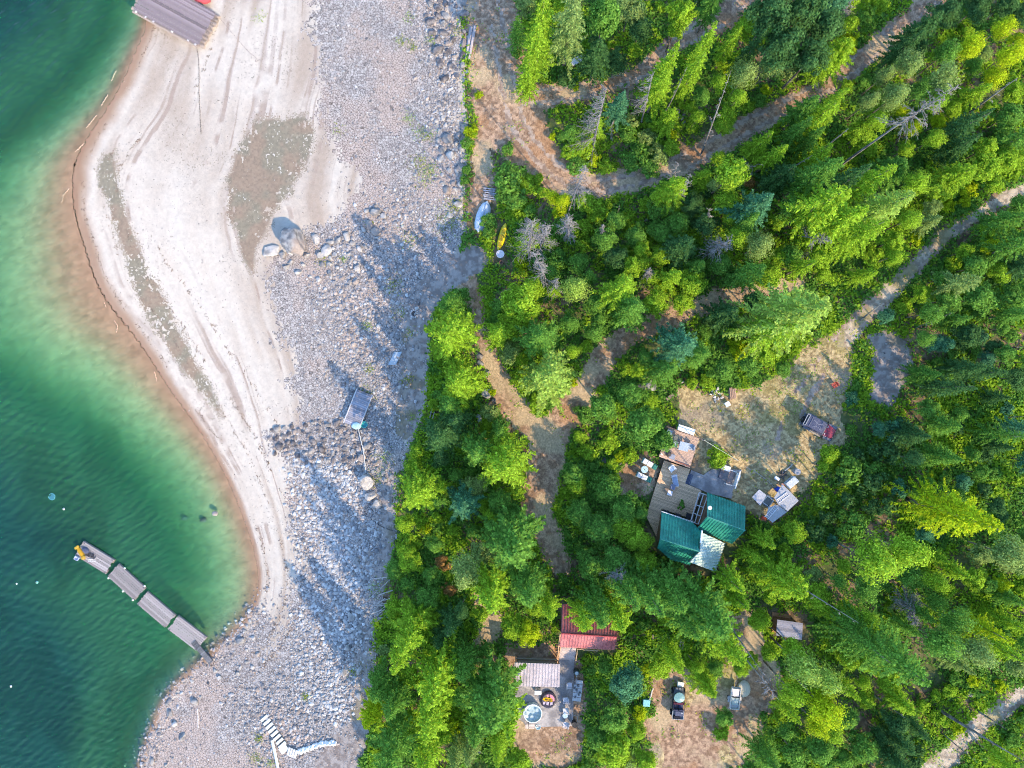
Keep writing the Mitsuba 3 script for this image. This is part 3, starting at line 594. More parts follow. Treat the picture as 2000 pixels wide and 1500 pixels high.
def group_of(kind, tone, var):
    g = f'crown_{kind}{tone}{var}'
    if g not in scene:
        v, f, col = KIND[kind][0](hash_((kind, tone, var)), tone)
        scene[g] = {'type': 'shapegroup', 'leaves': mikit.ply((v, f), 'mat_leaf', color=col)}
    return g
def hash_(t): return sum((i + 1) * 131 * ord(ch) for i, ch in enumerate(repr(t))) % 99991
for k in KIND:
    for i in range(2):
        scene[f'trunk_{k}{i}'] = {'type': 'shapegroup', 'wood': mikit.ply(_tr[k][i], 'mat_bark', smooth=True)}
NAME = {'c': 'conifer', 'k': 'tall_conifer', 'd': 'broadleaf_tree', 'b': 'birch_tree', 's': 'shrub'}
SAY = {'c': 'conifer', 'k': 'feathery conifer', 'd': 'leafy tree', 'b': 'airy tree', 's': 'shrub'}
HUE = {'L': 'lime green', 'G': 'mid green', 'D': 'dark green', 'B': 'blue-green', 'Y': 'yellow-green', 'O': 'dull olive', 'R': 'rusty brown', 'P': 'pale straw-green'}
REGION = [((700, -99, 1000, 420), 'by the stony bank'), ((990, -99, 1300, 160), 'north of the dirt road fork'), ((1060, 150, 1400, 340), 'inside the dirt road bend'), ((1300, -99, 1480, 150), 'between the upper road branches'),
          ((1380, 120, 1560, 300), 'inside the upper road branch'), ((1400, -99, 1720, 230), 'above the upper forest road'), ((1700, -99, 2100, 330), 'in the top right corner'), ((1500, 180, 1700, 330), 'below the upper forest road'),
          ((940, 320, 1130, 640), 'near the yellow kayak'), ((1120, 360, 1400, 640), 'in the middle wood'), ((1380, 280, 1700, 560), 'right of the middle wood'), ((1640, 300, 2100, 700), 'beside the gravel track'),
          ((800, 540, 980, 840), 'beside the gravel path'), ((970, 600, 1240, 820), 'between the two footpaths'), ((760, 800, 1060, 1010), 'left of the footpath junction'), ((700, 1000, 960, 1200), 'above the shady lower bank'),
          ((900, 1000, 1110, 1270), 'above the pink roofed shed'), ((690, 1190, 1030, 1560), 'left of the concrete patio'), ((1060, 760, 1330, 1010), 'left of the timber deck'), ((1100, 960, 1300, 1180), 'below left of the green roof'),
          ((1230, 600, 1560, 790), 'along the top of the clearing'), ((1360, 860, 1450, 930), 'beside the deck steps'), ((1560, 560, 2100, 860), 'right of the clearing'), ((1430, 840, 1800, 1120), 'below the junk platform'), ((1700, 820, 2100, 1160), 'in the dark right wood'),
          ((1090, 1130, 1420, 1290), 'above the red roof'), ((1140, 1280, 1290, 1560), 'between patio and buggy'), ((1290, 1280, 1470, 1560), 'beside the utility trailer'), ((1400, 1080, 1700, 1300), 'around the brown shed'), ((1440, 1240, 1720, 1560), 'below the brown shed'), ((1600, 1060, 2100, 1560), 'in the lower right wood')]
def where(px, py):
    for (a, b, c, d), s in REGION:
        if a <= px < c and b <= py < d: return s
    return 'in the wood'
planted, told = [], {}
NUM = 'no one two three four five six seven eight nine ten eleven twelve thirteen fourteen fifteen sixteen seventeen eighteen nineteen twenty'.split()
ORD = 'first second third fourth fifth sixth seventh eighth ninth tenth eleventh twelfth thirteenth fourteenth fifteenth sixteenth seventeenth eighteenth nineteenth twentieth'.split()
def tell_apart():
    for (hue, say, loc), ks in told.items():
        ks.sort()
        for i, (px, k) in enumerate(ks):
            n = len(ks)
            if n == 1: labels[k]['label'] = f'the one {hue} {say} {loc}'; labels[k].pop('group', None)
            else: labels[k]['label'] = f'{ORD[i % 20]} from left of {NUM[n] if n < 21 else "many"} {hue} {say}s {loc}'
def plant(kind, tone, px, py, rpx, h=None, label=None, seed=None):
    if kind == 'd' and h is None and px > 1310 and rpx > 21 and hash_((px, py)) % 100 < 26: kind, h = 'c', 5.5 + hash_((py, px)) % 50 / 10
    _, h0, r0, nv, tr, _t = KIND[kind]
    sd = hash_((kind, tone, px, py)); r = np.random.default_rng(sd)
    rpx = rpx * (1.16 if kind in 'ck' else 1.1); w = rpx * .058
    h = (h and h * 1.12) or {'c': min(15, 4.2 * w + 1), 'k': 17, 'd': 1.6 * w + 2.2, 'b': min(13, 3.2 * w + 2), 's': .9 * w + .5}[kind] * (.85 + .3 * r.random())
    mid = {'c': .62, 'k': .68, 'd': .62, 'b': .62, 's': .5}[kind]
    p = G(px, py, h * mid); x, y = p[0], p[1]; z = float(ground(x, y))
    w = rpx * PXM(z + h * mid)
    planted.append((px, py, rpx, kind, tone, x, y))
    var = int(r.integers(nv)); rot = float(r.random() * 360)
    lab = label or f'{HUE[tone]} {SAY[kind]} {where(px, py)}'
    key = thing(NAME[kind], lab, 'shrub' if kind == 's' else 'tree', None if label else f'{HUE[tone]} {SAY[kind]}s {where(px, py)}')
    if not label: told.setdefault((HUE[tone], SAY[kind], where(px, py)), []).append((px, key))
    tw = T().translate([float(x), float(y), z - .05]).rotate([0, 0, 1], rot).scale([w / r0, w / r0, h / h0])
    scene[key + '__crown'] = {'type': 'instance', 'to_world': tw, 'group': {'type': 'ref', 'id': group_of(kind, tone, var)}}
    if kind != 's' or rpx > 16:
        scene[key + '__trunk'] = {'type': 'instance', 'to_world': T().translate([float(x), float(y), z - .1]).rotate([0, 0, 1], rot).scale([(h / h0) ** .8, (h / h0) ** .8, h / h0]), 'group': {'type': 'ref', 'id': f'trunk_{kind}{var % 2}'}}
    return key
# kind, tone: pixel centre, pixel radius (, height in metres)
TREES = '''
cL 1048 95 38 14;cL 1060 30 36 15;cO 1115 45 40 16;cL 1032 140 25 10;dG 1180 40 42 12;dO 1228 28 36;cD 1165 110 30 9;dD 1200 120 28;dD 1250 60 32;sL 1240 100 18;sD 1105 152 22;sL 1125 150 14;sL 1175 145 14;sG 1155 120 20;cG 1010 60 18 8;sG 1008 105 14;sY 1125 172 7
cB 1210 205 25 9;sO 1238 235 16;sG 1222 262 20;sO 1265 265 18;sL 1275 248 14;sL 1112 300 20;sG 1095 268 12;sY 1077 267 9;sL 1140 288 24;sG 1130 322 22;sL 1185 326 18;sY 1162 312 14;sG 1235 312 28;sG 1268 330 22;sO 1290 302 22;sL 1312 290 20;sL 1300 255 14;sY 1312 262 9
cL 1303 130 34 13;cL 1288 172 26 11;cL 1372 92 22 13;cL 1355 140 22 12;sY 935 186 9;sY 920 258 14;sG 914 278 14;sG 990 290 15;sG 910 330 11;sG 908 352 11;sL 928 262 8
dL 1328 30 30 9;dL 1318 62 20 7;dG 1390 8 24;dD 1500 40 44 13;dD 1560 30 46 14;dD 1520 100 42 12;dD 1605 60 38 12;dD 1578 118 38 11;dB 1625 15 28 10;cD 1470 95 24 10;cL 1428 85 20 9;dL 1412 118 18;sY 1420 134 12;sL 1482 82 16;bO 1452 150 34;bO 1502 132 34;bL 1440 192 28;bL 1402 165 24;sY 1470 165 16;sY 1496 176 11;dG 1370 190 26;dL 1348 208 18;dL 1420 228 24;dL 1412 248 20;sL 1462 210 16;sG 1482 200 16
dL 1635 105 34;dY 1652 85 26;dL 1608 128 24;dL 1660 50 24;dG 1692 38 24;dL 1712 12 22;sL 1590 142 16;sY 1612 138 10;cG 1570 215 26 9;cL 1602 228 30 10;cG 1560 252 20 9;sY 1560 288 12;cL 1624 202 26 10
bO 1770 130 34;bO 1832 160 36;bY 1890 98 34;bY 1950 60 30;dD 1850 30 38;dD 1800 58 30;dD 1905 18 34;dD 1962 10 30;dY 1992 85 22;bY 1962 112 34;bY 1935 152 30;bG 1842 108 30;bO 1722 152 26;bO 1742 192 32;bO 1692 202 28;bL 1712 238 32;dY 1756 216 20;bY 1782 252 22;bL 1822 272 28;dY 1832 240 20;cD 1890 242 32 10;cD 1880 282 26 8;dG 1962 232 32;dL 1932 212 20;dL 1982 182 24;dL 1922 292 28;dG 1988 270 32;bG 1792 180 32;dL 1862 216 18;sL 1652 168 16;sG 1690 158 18;dD 1770 90 24
dD 1530 342 32;cG 1600 342 36 13;cL 1602 402 48 15;cL 1642 432 44 14;cD 1652 352 34 13;kL 1702 352 40 14;dG 1745 330 32;kP 1735 402 46 14;kL 1692 452 40 13;bL 1782 362 34;dL 1832 372 30;dL 1872 342 32;dL 1922 332 32;dL 1962 312 28;sY 1892 372 18;dL 1940 360 20;sY 1852 400 15;sY 1885 392 13;bL 1772 432 32;dL 1742 472 28;sY 1790 468 13;sL 1702 502 24;dL 1652 490 24;dL 1990 305 24
dG 1965 432 32;dG 1992 402 26;dL 1932 452 22;dY 1932 482 20;dL 1882 492 22;dG 1978 482 32;dG 1902 522 30;sL 1858 515 18;dG 1842 545 24;dL 1952 532 26;dD 1988 525 28;dL 1802 575 22;sL 1768 598 16;dG 1852 585 32;dG 1912 582 36;dG 1972 582 32
dL 1425 345 38 11;dL 1420 395 30;dL 1402 312 20;dL 1482 312 22;sR 1465 357 13;cB 1478 402 38 11;cG 1460 432 26 9;bO 1482 480 36;dL 1520 432 20;dL 1500 540 32;dG 1468 532 30;dG 1432 545 24;dL 1525 500 22;dG 1548 498 26;dL 1572 520 22;dL 1602 500 30;dL 1562 468 24
dG 1292 402 30;bL 1282 385 22;dG 1292 452 28;dG 1322 440 26;dD 1352 402 26;dD 1382 440 28;dD 1332 482 30;dL 1290 502 26;dL 1312 542 28;dL 1352 556 32;dL 1282 590 30;dL 1332 590 26;dG 1362 520 24;dY 1292 557 14
sG 1000 342 34;sL 1030 362 22;sG 985 375 20;sG 1010 392 26;sG 954 430 20;sG 952 454 14;bY 1082 388 22;bY 1100 392 20;sY 1090 412 16;sL 1145 397 24;sL 1170 412 24;sY 1162 422 14;sL 1142 442 18;dG 1202 432 26;sL 1222 432 18;dG 1182 472 30;dG 1242 462 28;dD 1202 502 28;sY 1018 513 13;sG 1092 502 24;sG 1060 510 22
dL 1012 592 42 9;dO 1000 575 18;dL 1042 562 26;dG 978 602 22;bP 1122 562 36;cL 1212 562 42 12;dL 1242 522 26;dL 1252 490 22;dL 1272 542 24;cG 1232 602 42 11;dG 1162 592 28
cL 882 655 50 12;cG 880 592 24 7;sG 905 577 18;cL 895 748 50 12;cG 880 792 32 10;sY 962 768 9;dL 1000 632 34;cL 975 652 32 10;cG 1052 660 42 11;bL 1117 687 22;cP 1072 735 60 14;sL 1052 792 24;sY 1118 748 10;dG 1112 632 26;dG 1162 652 26;dG 1170 622 24;sL 1010 740 16;sL 1020 700 16
cD 860 852 42 11;cD 890 822 32 10;dL 815 882 18;cL 985 908 58 14;cG 930 882 38 12;cL 815 962 42 11;cB 905 985 36 9;dL 790 1022 22;sL 800 1060 24;dL 800 1092 28;dG 772 1112 26;sY 832 1032 10;cG 1002 1062 58 14;sR 868 1100 18;bO 912 1112 42;sR 878 1152 15;cL 962 1162 48 13;cG 1032 1152 40 12;dY 1032 1235 26;dL 1000 1220 30;cL 1072 1188 24 9;dG 850 1065 22
cL 800 1240 48 14;cL 782 1282 36 12;cL 850 1332 54 15;cL 842 1402 42 13;cY 725 1395 28 8;cG 770 1372 34 10;cG 962 1372 56 15;cL 995 1402 34 12;sY 882 1420 16;cL 972 1462 28 10;dL 1012 1482 26;cG 930 1422 30 10;cG 762 1472 46 13;cL 832 1482 40 12;dL 742 1492 22;cO 890 1484 22 9;cG 905 1300 30 10;cD 880 1220 26 9
dG 1180 792 36 8;dG 1235 775 32 8;dG 1262 830 44 8;dG 1290 858 28 7;sL 1150 882 22;sG 1140 812 22;sL 1190 862 22;sY 1215 890 14;dG 1120 922 26;dL 1130 947 22;dG 1182 955 32;dG 1222 992 34;dG 1132 1002 32;dG 1172 1032 42;dL 1215 1032 30;dL 1245 1052 30;dG 1250 1002 20;dG 1202 1092 42;dG 1152 1102 32;dL 1260 1100 30;sL 1232 890 16;sL 1205 936 13;sL 1195 905 14
cB 1330 672 44 11;cG 1302 722 34 9;cG 1362 692 32 9;sY 1440 682 22;kP 1560 612 76 19;kL 1520 645 46 14;dL 1500 692 28;dG 1462 712 28;dG 1412 722 28;sL 1382 745 16;dG 1262 700 24;dL 1248 722 20;sG 1430 645 22;dD 1422 612 30;dD 1472 592 28;dG 1530 720 20;sL 1352 750 14
sL 1403 892 22;sL 1400 900 18
bL 1702 1092 58 13;bL 1762 1072 54 13;bG 1690 1150 36;kY 1890 1010 58 15;bO 1962 1082 48;dL 1900 1132 30;dY 1955 1142 18;dL 1542 1142 42;dL 1592 1162 32;dL 1482 1112 30;dL 1442 1172 28;cG 1272 1168 48 14;cG 1228 1160 40 13;cG 1312 1162 44 13;cG 1382 1202 54 15;cL 1422 1262 46 13;cG 1342 1215 36 12;cG 1168 1196 44 11;cL 1205 1205 36 11;cL 1140 1205 30 10;dL 1290 1302 28;dL 1318 1288 24;sY 1268 1312 14;dB 1222 1332 42;dG 1200 1402 36;dL 1200 1462 40;sY 1252 1392 17;dL 1262 1482 28;dG 1172 1440 28;cL 1385 1342 32 6;dG 1412 1402 24;sL 1410 1432 16;bP 1562 1300 44 13;bY 1602 1372 46 14;bL 1545 1350 38 12;bP 1605 1320 36 13;bY 1590 1412 26 9;bL 1545 1262 28 10;dL 1482 1212 26;dL 1500 1272 20;sG 1160 1305 12;dG 1180 1300 18
dL 1615 885 20;sL 1625 905 18;dL 1605 910 14
kG 1752 1292 60 16;kG 1700 1260 44 14;dL 1660 1290 26;dL 1730 1330 26;dY 1742 1320 16;dL 1625 1330 20;bG 1830 1250 44;bO 1900 1270 40;dG 1650 1400 34;dG 1600 1460 36;dG 1680 1460 34;dG 1550 1470 34;dG 1500 1480 30;dD 1760 1450 34;sL 1842 1402 18;sY 1870 1420 15;sL 1830 1395 18;sY 1900 1330 12;sY 1955 1340 12;dY 1930 1230 22;dL 1920 1215 20;bG 1860 1210 40;sG 1978 1450 18;sG 1998 1405 14;dL 1955 1485 18;dL 1650 1200 30;bL 1690 1210 34;dG 1800 1200 26
'''
for item in TREES.replace('\n', ';').split(';'):
    q = item.split()
    if q: plant(q[0][0], q[0][1], *map(float, q[1:4]), h=float(q[4]) if len(q) > 4 else None)
# ---- the rest of the wood: fill the gaps between these, keeping roads, clearings and buildings open
def pxp(pts): return Polygon(pts)
OPEN = [pxp([(900, -50), (1005, -50), (1000, 60), (1010, 140), (1060, 175), (1160, 165), (1250, 125), (1300, 80), (1370, 20), (1420, -40), (1500, -40), (1400, 70), (1300, 150), (1200, 185), (1092, 222), (1070, 262), (1088, 305), (1150, 348), (1220, 345), (1330, 300), (1420, 250), (1480, 215), (1580, 165), (1680, 90), (1770, 0), (1870, 0), (1750, 90), (1680, 145), (1600, 200), (1500, 240), (1420, 290), (1320, 340), (1230, 385), (1140, 385), (1050, 335), (990, 275), (970, 330), (960, 400), (920, 480), (890, 500), (880, 200)]),
        pxp([(905, 500), (990, 500), (960, 560), (960, 650), (985, 730), (1040, 800), (1085, 820), (1140, 730), (1180, 660), (1250, 615), (1370, 570), (1500, 545), (1580, 555), (1500, 590), (1380, 615), (1270, 660), (1200, 720), (1150, 790), (1115, 850), (1080, 1000), (1110, 1110), (1070, 1100), (1030, 990), (1040, 870), (1000, 840), (950, 740), (930, 640), (920, 590), (700, 700), (700, 500)]),
        pxp([(2100, 290), (1870, 425), (1780, 500), (1700, 570), (1640, 630), (1560, 680), (1540, 735), (1400, 765), (1310, 750), (1320, 830), (1270, 880), (1200, 900), (1205, 970), (1265, 985), (1280, 1075), (1400, 1125), (1470, 1030), (1520, 1035), (1570, 970), (1560, 900), (1622, 880), (1650, 850), (1645, 780), (1672, 700), (1680, 640), (1740, 575), (1860, 490), (2100, 325)]),
        pxp([(990, 1240), (1090, 1240), (1090, 1180), (1120, 1180), (1210, 1240), (1340, 1235), (1340, 1265), (1160, 1280), (1150, 1430), (1130, 1520), (1030, 1520), (1005, 1440), (990, 1380)]),
        pxp([(1270, 1330), (1310, 1315), (1355, 1320), (1365, 1360), (1420, 1330), (1460, 1320), (1500, 1380), (1470, 1450), (1420, 1520), (1280, 1520), (1265, 1420)]),
        pxp([(1800, 1530), (1822, 1462), (1950, 1348), (2040, 1315), (2040, 1420), (1900, 1530)]), pxp([(1500, 1190), (1580, 1190), (1590, 1250), (1500, 1250)]), pxp([(1420, 1180), (1460, 1170), (1540, 1290), (1500, 1300)]), pxp([(1870, 1140), (1960, 1180), (1960, 1210), (1900, 1200)]), pxp([(1880, 1320), (1940, 1320), (1940, 1370), (1880, 1370)])]
OPEN += [pxp([(918, 365), (965, 370), (1000, 435), (1000, 530), (955, 530), (935, 470), (912, 455)])]
OPEN += [pxp([(1688, 650), (1760, 635), (1792, 715), (1748, 808), (1690, 790)])]
OPENU = shapely.union_all([o.buffer(0) for o in OPEN])
SIDE = LineString(BANK_PX).buffer(16)
r = np.random.default_rng(5)
hand = list(planted); fills = 0
for _ in range(14000):
    px, py = r.uniform(720, 2030), r.uniform(-25, 1525)
    rp = r.uniform(13, 31)
    bx_ = np.interp(py, [b for a, b in BANK_PX], [a for a, b in BANK_PX])
    if px < bx_ + rp * .9: continue
    if shapely.Point(px, py).distance(OPENU) < rp * .8: continue
    if any((px - a) ** 2 + (py - b) ** 2 < (.56 * (rp + c)) ** 2 for a, b, c, *_ in planted): continue
    if fills >= 330: break
    near = min(hand, key=lambda t: (t[0] - px) ** 2 + (t[1] - py) ** 2)
    dark = 1650 < px and 600 < py < 1080 or 1560 < px < 1760 and 860 < py < 1080
    tone = r.choice(['D', 'G', 'G', 'B', 'D']) if dark else near[4] if near[4] in 'LGDO' and r.random() < .6 else r.choice(['G', 'L', 'L', 'O'])
    if 1560 < px < 1770 and 840 < py < 1090: plant('s', str(tone), round(px), round(py), rp, h=1.6 + rp * .05); fills += 1; continue
    plant('s' if rp < 17 else 'c' if r.random() < .3 else 'b' if r.random() < .15 else 'd', str(tone), round(px), round(py), rp); fills += 1
tell_apart()
print('fills', fills, 'planted', len(planted))

# ---- dead standing trees
def snag_mesh(h, r0, nb, bl, seed, base=.25, droop=.25, one=None):
    g = np.random.default_rng(seed); tr = trunk_mesh(h, r0, seed, .015); br = []
    for k in range(nb):
        t = base + (1 - base) * (k + .5) / nb; az = g.random() * 6.28 if one is None else one + g.normal() * .7
        L = bl * (1 - .75 * (t - base) / (1 - base)) * (.6 + .7 * g.random()); s = np.linspace(0, 1, 4)
        side = g.normal() * .25
        x = np.cos(az + side * s) * s * L; y = np.sin(az + side * s) * s * L
        br.append(tube(np.stack([x, y, t * h + L * (.10 * s - droop * s * s)], 1), np.array([.035, .028, .02, .012]) * (.8 + .5 * r0 / .15 * .3), 4))
        for q in range(7):
            u = .22 + .6 * g.random(); a2 = az + (1 if q % 2 else -1) * (.5 + .4 * g.random()); l2 = L * .35 * (1.2 - u)
            p0 = np.array([np.cos(az + side * u) * u * L, np.sin(az + side * u) * u * L, t * h + L * (.1 * u - droop * u * u)])
            br.append(tube([p0, p0 + l2 * .5 * np.array([math.cos(a2), math.sin(a2), -.1]), p0 + l2 * np.array([math.cos(a2), math.sin(a2), -.25])], [.016, .013, .009], 3))
    return tr, cat(br)
def snag(px, py, tx, ty, label, nb=34, bl=1.8, r0=.13, seed=1, one=None, base=.25, hmax=16):
    """base pixel and the pixel of the top: the height follows from how far the tip is thrown outward"""
    b = G(px, py); v0 = np.array([px - 1000, py - 750]); v1 = np.array([tx - 1000, ty - 750])
    k = max(1.02, float(v1 @ v0) / float(v0 @ v0)); h = min(hmax, max(2.5, (CAM_Z - b[2]) * (1 - 1 / k)))
    tip = U(tx, ty, b[2] + h); lean = (tip - b) / h
    tr, br = snag_mesh(h, r0, nb, bl, seed, base, one=one)
    M = np.eye(4); M[0, 2], M[1, 2] = lean[0], lean[1]; M[:3, 3] = b
    key = thing('dead_tree', label, 'dead tree')
    for n_, m_ in (('trunk', tr), ('branches', br)):
        m_ = m_.copy(); m_.apply_transform(M); k_ = part(key, n_, m_, 'mat_dead_wood', True if n_ == 'trunk' else False)
        if n_ == 'branches': labels[k_] = {'kind': 'stuff'}
snag(1158, 290, 1186, 172, 'bare grey dead conifer beside the dirt road fork, branches all to its left', 60, 2.6, .15, 1, one=3.0, base=.15)
snag(1252, 240, 1278, 138, 'bare dead conifer right of the blue-green conifer', 34, 1.9, .11, 2, one=3.3)
snag(1298, 222, 1342, 128, 'thin bare pole trunk above the rubble patch', 4, .5, .10, 3)
snag(1368, 305, 1424, 140, 'tall bare leaning trunk crossing the roadside wood', 10, .9, .12, 4)
snag(1192, 273, 1196, 238, 'short bare stick of a tree on the road island', 14, .6, .05, 5)
snag(1110, 415, 1145, 322, 'grey dead tree with a bushy top at the road bend', 44, 1.7, .09, 6, base=.45)
snag(1316, 378, 1322, 315, 'thin curved dead tree at the lower road edge', 20, 1.3, .05, 7)
snag(1308, 405, 1352, 340, 'dead leaning trunk with broken limbs below the road', 24, 1.4, .10, 8)
snag(1034, 500, 1036, 428, 'largest pale dead tree by the kayak, branches all round', 70, 2.6, .12, 9, base=.15)
snag(1052, 490, 1068, 440, 'pale dead tree just right of the largest dead tree', 60, 2.0, .10, 10, base=.2)
snag(1072, 560, 1042, 492, 'lower pale dead tree below the kayak', 50, 1.8, .10, 11, base=.2)
snag(1105, 470, 1112, 422, 'bushy grey dead tree under the straw coloured trees', 80, 1.5, .08, 12, base=.3)
snag(1178, 470, 1178, 438, 'small grey dead treetop among lime shrubs', 50, .8, .05, 13, base=.3)
snag(1082, 570, 1086, 548, 'small dead tree at the edge of the straw-green tree', 40, 1.4, .07, 14)
snag(1265, 560, 1268, 528, 'round grey dead crown in the middle wood', 90, 1.3, .06, 15, base=.35)
snag(1378, 500, 1428, 468, 'fan shaped grey dead tree in a dark hollow', 60, 1.9, .09, 16, base=.3)
snag(1380, 460, 1384, 408, 'twisted dead tree beside the tallest lime tree', 22, 1.4, .08, 17)
snag(1440, 345, 1485, 320, 'bare forked grey limbs above the rusty shrub', 6, 2.2, .08, 18)
snag(1625, 335, 1868, 170, 'very long bare trunk leaning to the top corner', 46, 1.9, .16, 19, base=.62, hmax=24)
snag(1572, 318, 1660, 252, 'dark bare trunk below the forest road, upper of two', 6, .5, .17, 20)
snag(1520, 345, 1585, 305, 'dark bare trunk left of the long leaning trunk', 5, .5, .12, 21)
snag(1885, 225, 1990, 150, 'thick bare trunk in the top right corner', 8, .8, .16, 22, hmax=20)
snag(1622, 55, 1672, -8, 'feathery dead top at the upper picture edge', 40, 1.3, .08, 23, base=.4)
snag(1528, 455, 1625, 470, 'silvery bent dead limbs over the middle wood', 34, 1.5, .08, 24, base=.5)
snag(1540, 468, 1590, 510, 'silvery drooping dead limbs, lower of the pair', 26, 1.3, .07, 25, base=.5)
snag(1640, 470, 1682, 448, 'short broken grey trunk among lime trees', 8, .5, .07, 26)
snag(1680, 625, 1722, 592, 'dead trunk lying over the track edge', 4, .4, .12, 27)
snag(1760, 1140, 1790, 1220, 'tangled grey dead crown in the lower right wood', 110, 1.9, .08, 28, base=.3)
snag(1185, 1100, 1215, 1130, 'bare grey twigs in a treetop below left of the green roof', 60, 1.6, .06, 29, base=.5)
snag(1402, 1188, 1510, 1340, 'long thin bare trunk above the utility trailer', 8, .8, .11, 30, hmax=20)
snag(1418, 1240, 1516, 1362, 'second long bare trunk beside the first, ending in broken limbs', 10, 1.2, .11, 31, hmax=18, base=.75)
snag(1500, 1108, 1680, 1222, 'bare trunk rising right above the brown shed', 6, .6, .12, 32, hmax=20)
snag(1832, 1385, 1995, 1485, 'thick bare trunk crossing the pale track', 4, .5, .21, 33, hmax=22)
snag(1908, 1388, 1965, 1425, 'bare trunk crossing the pale track, the upper one', 4, .5, .13, 34)
snag(1838, 1430, 1910, 1490, 'thin bare trunk over the lower end of the pale track', 4, .5, .07, 35)
snag(1708, 1358, 1768, 1402, 'reddish bare trunk in the lower right wood', 3, .4, .15, 36)
snag(1655, 1445, 1710, 1500, 'thin grey trunk at the bottom edge', 3, .4, .08, 37)
snag(1966, 815, 2010, 812, 'pale bare pole at the right picture edge', 2, .3, .10, 38)
snag(1975, 680, 2010, 676, 'short bare pole at the right edge above the pale one', 2, .3, .09, 39)
snag(1790, 640, 1860, 612, 'slender bare stem right of the clearing', 6, .5, .05, 40)
snag(1260, 432, 1263, 428, 'pale broken stump standing in the middle wood', 0 or 3, .3, .14, 41, hmax=3)
snag(1204, 422, 1210, 400, 'short bleached dead stem among lime shrubs', 3, .3, .07, 42)
snag(930, 1465, 934, 1470, 'thin reddish-topped dead sapling left of the patio', 10, .7, .05, 43)

# ---- ground cover: small leafy plants on the forest floor, nobody could count them
def cover(n, seed, tones, zone_fn, leaf=.17, hmax=.55, per=5):
    r = np.random.default_rng(seed); x, y = r.uniform(-22, 66, n * 3), r.uniform(-52, 52, n * 3)
    ok = zone_fn(x, y) & free(x, y) & (r.random(n * 3) < np.clip(2.2 * (nz(x, y, 4.0, seed, 3) - .32), .05, 1)); x, y = x[ok][:n], y[ok][:n]; n = len(x)
    tn = np.array(list(tones))[np.minimum((nz(x, y, 6.0, seed + 3, 3) * 1.7 - .35).clip(0, .999) * len(tones), len(tones) - 1).astype(int)]
    x, y = np.repeat(x, per) + r.normal(size=n * per) * .22, np.repeat(y, per) + r.normal(size=n * per) * .22; tn = np.repeat(tn, per)
    c = np.stack([x, y, ground(x, y) + hmax * r.random(len(x)) ** 1.4 * (.4 + .9 * nz(x, y, 2.5, seed + 9, 2))], 1)
    nn = unit(np.array([0, 0, 1.]) + r.normal(size=c.shape) * .55); a = unit(np.cross(nn, r.normal(size=c.shape))); b = np.cross(nn, a)
    l = leaf * (.55 + .9 * r.random((len(c), 1)))
    lo = np.array([TONE[t][0] for t in TONE]); hi = np.array([TONE[t][1] for t in TONE]); ix = np.array([list(TONE).index(t) for t in tn])
    t = r.random((len(c), 1)); col = lo[ix] + (hi[ix] - lo[ix]) * t
    return quads(c, a * l, b * l * .6), np.repeat(col, 4, 0)
CELLGRID = CELLC.reshape(NYg - 1, NXg - 1)
BUILT = shapely.union_all([Polygon(Gl(q)) for q in ([(965, 430), (995, 430), (992, 525), (960, 520)], [(920, 390), (965, 372), (975, 400), (935, 460), (918, 455)], [(1255, 1010), (1285, 890), (1300, 825), (1370, 845), (1365, 900), (1455, 912), (1440, 975), (1470, 950), (1490, 945), (1560, 905), (1565, 985), (1510, 1030), (1462, 1000), (1460, 1050), (1400, 1125), (1270, 1080)], [(1000, 1285), (1085, 1285), (1090, 1175), (1210, 1180), (1210, 1275), (1135, 1280), (1130, 1425), (1030, 1435), (1000, 1400)], [(1500, 1190), (1580, 1190), (1585, 1255), (1505, 1250)], [(1240, 895), (1280, 890), (1275, 945), (1240, 945)])])
def free(x, y): return ~shapely.contains_xy(BUILT, x, y)
def cls(x, y): return CELLGRID[np.clip(((y + 56) / STEP).astype(int), 0, NYg - 2), np.clip(((x + 72) / STEP).astype(int), 0, NXg - 2)]
m, c = cover(120000, 1, 'GGLGLGL', lambda x, y: cls(x, y) == 8)
stuff('undergrowth', m, 'mat_leaf', 'green ferns and low leafy plants on the forest floor', color=c)
m, c = cover(9000, 2, 'YPOY', lambda x, y: (cls(x, y) == 7) & (nz(x, y, 2.0, 90, 3) > .42), leaf=.09, hmax=.16, per=6)
stuff('dry_grass', m, 'mat_leaf', 'short straw coloured grass in the clearings', color=c)
m, c = cover(4200, 3, 'YLPG', lambda x, y: ((cls(x, y) == 6) | (np.abs(cls(x, y) - 5) <= 1) & (nz(x, y, 2.2, 91, 3) > .5)) & (cls(x, y) != 4), leaf=.10, hmax=.16, per=6)
stuff('roadside_weeds', m, 'mat_leaf', 'sparse weeds along the dirt roads and tracks', color=c)
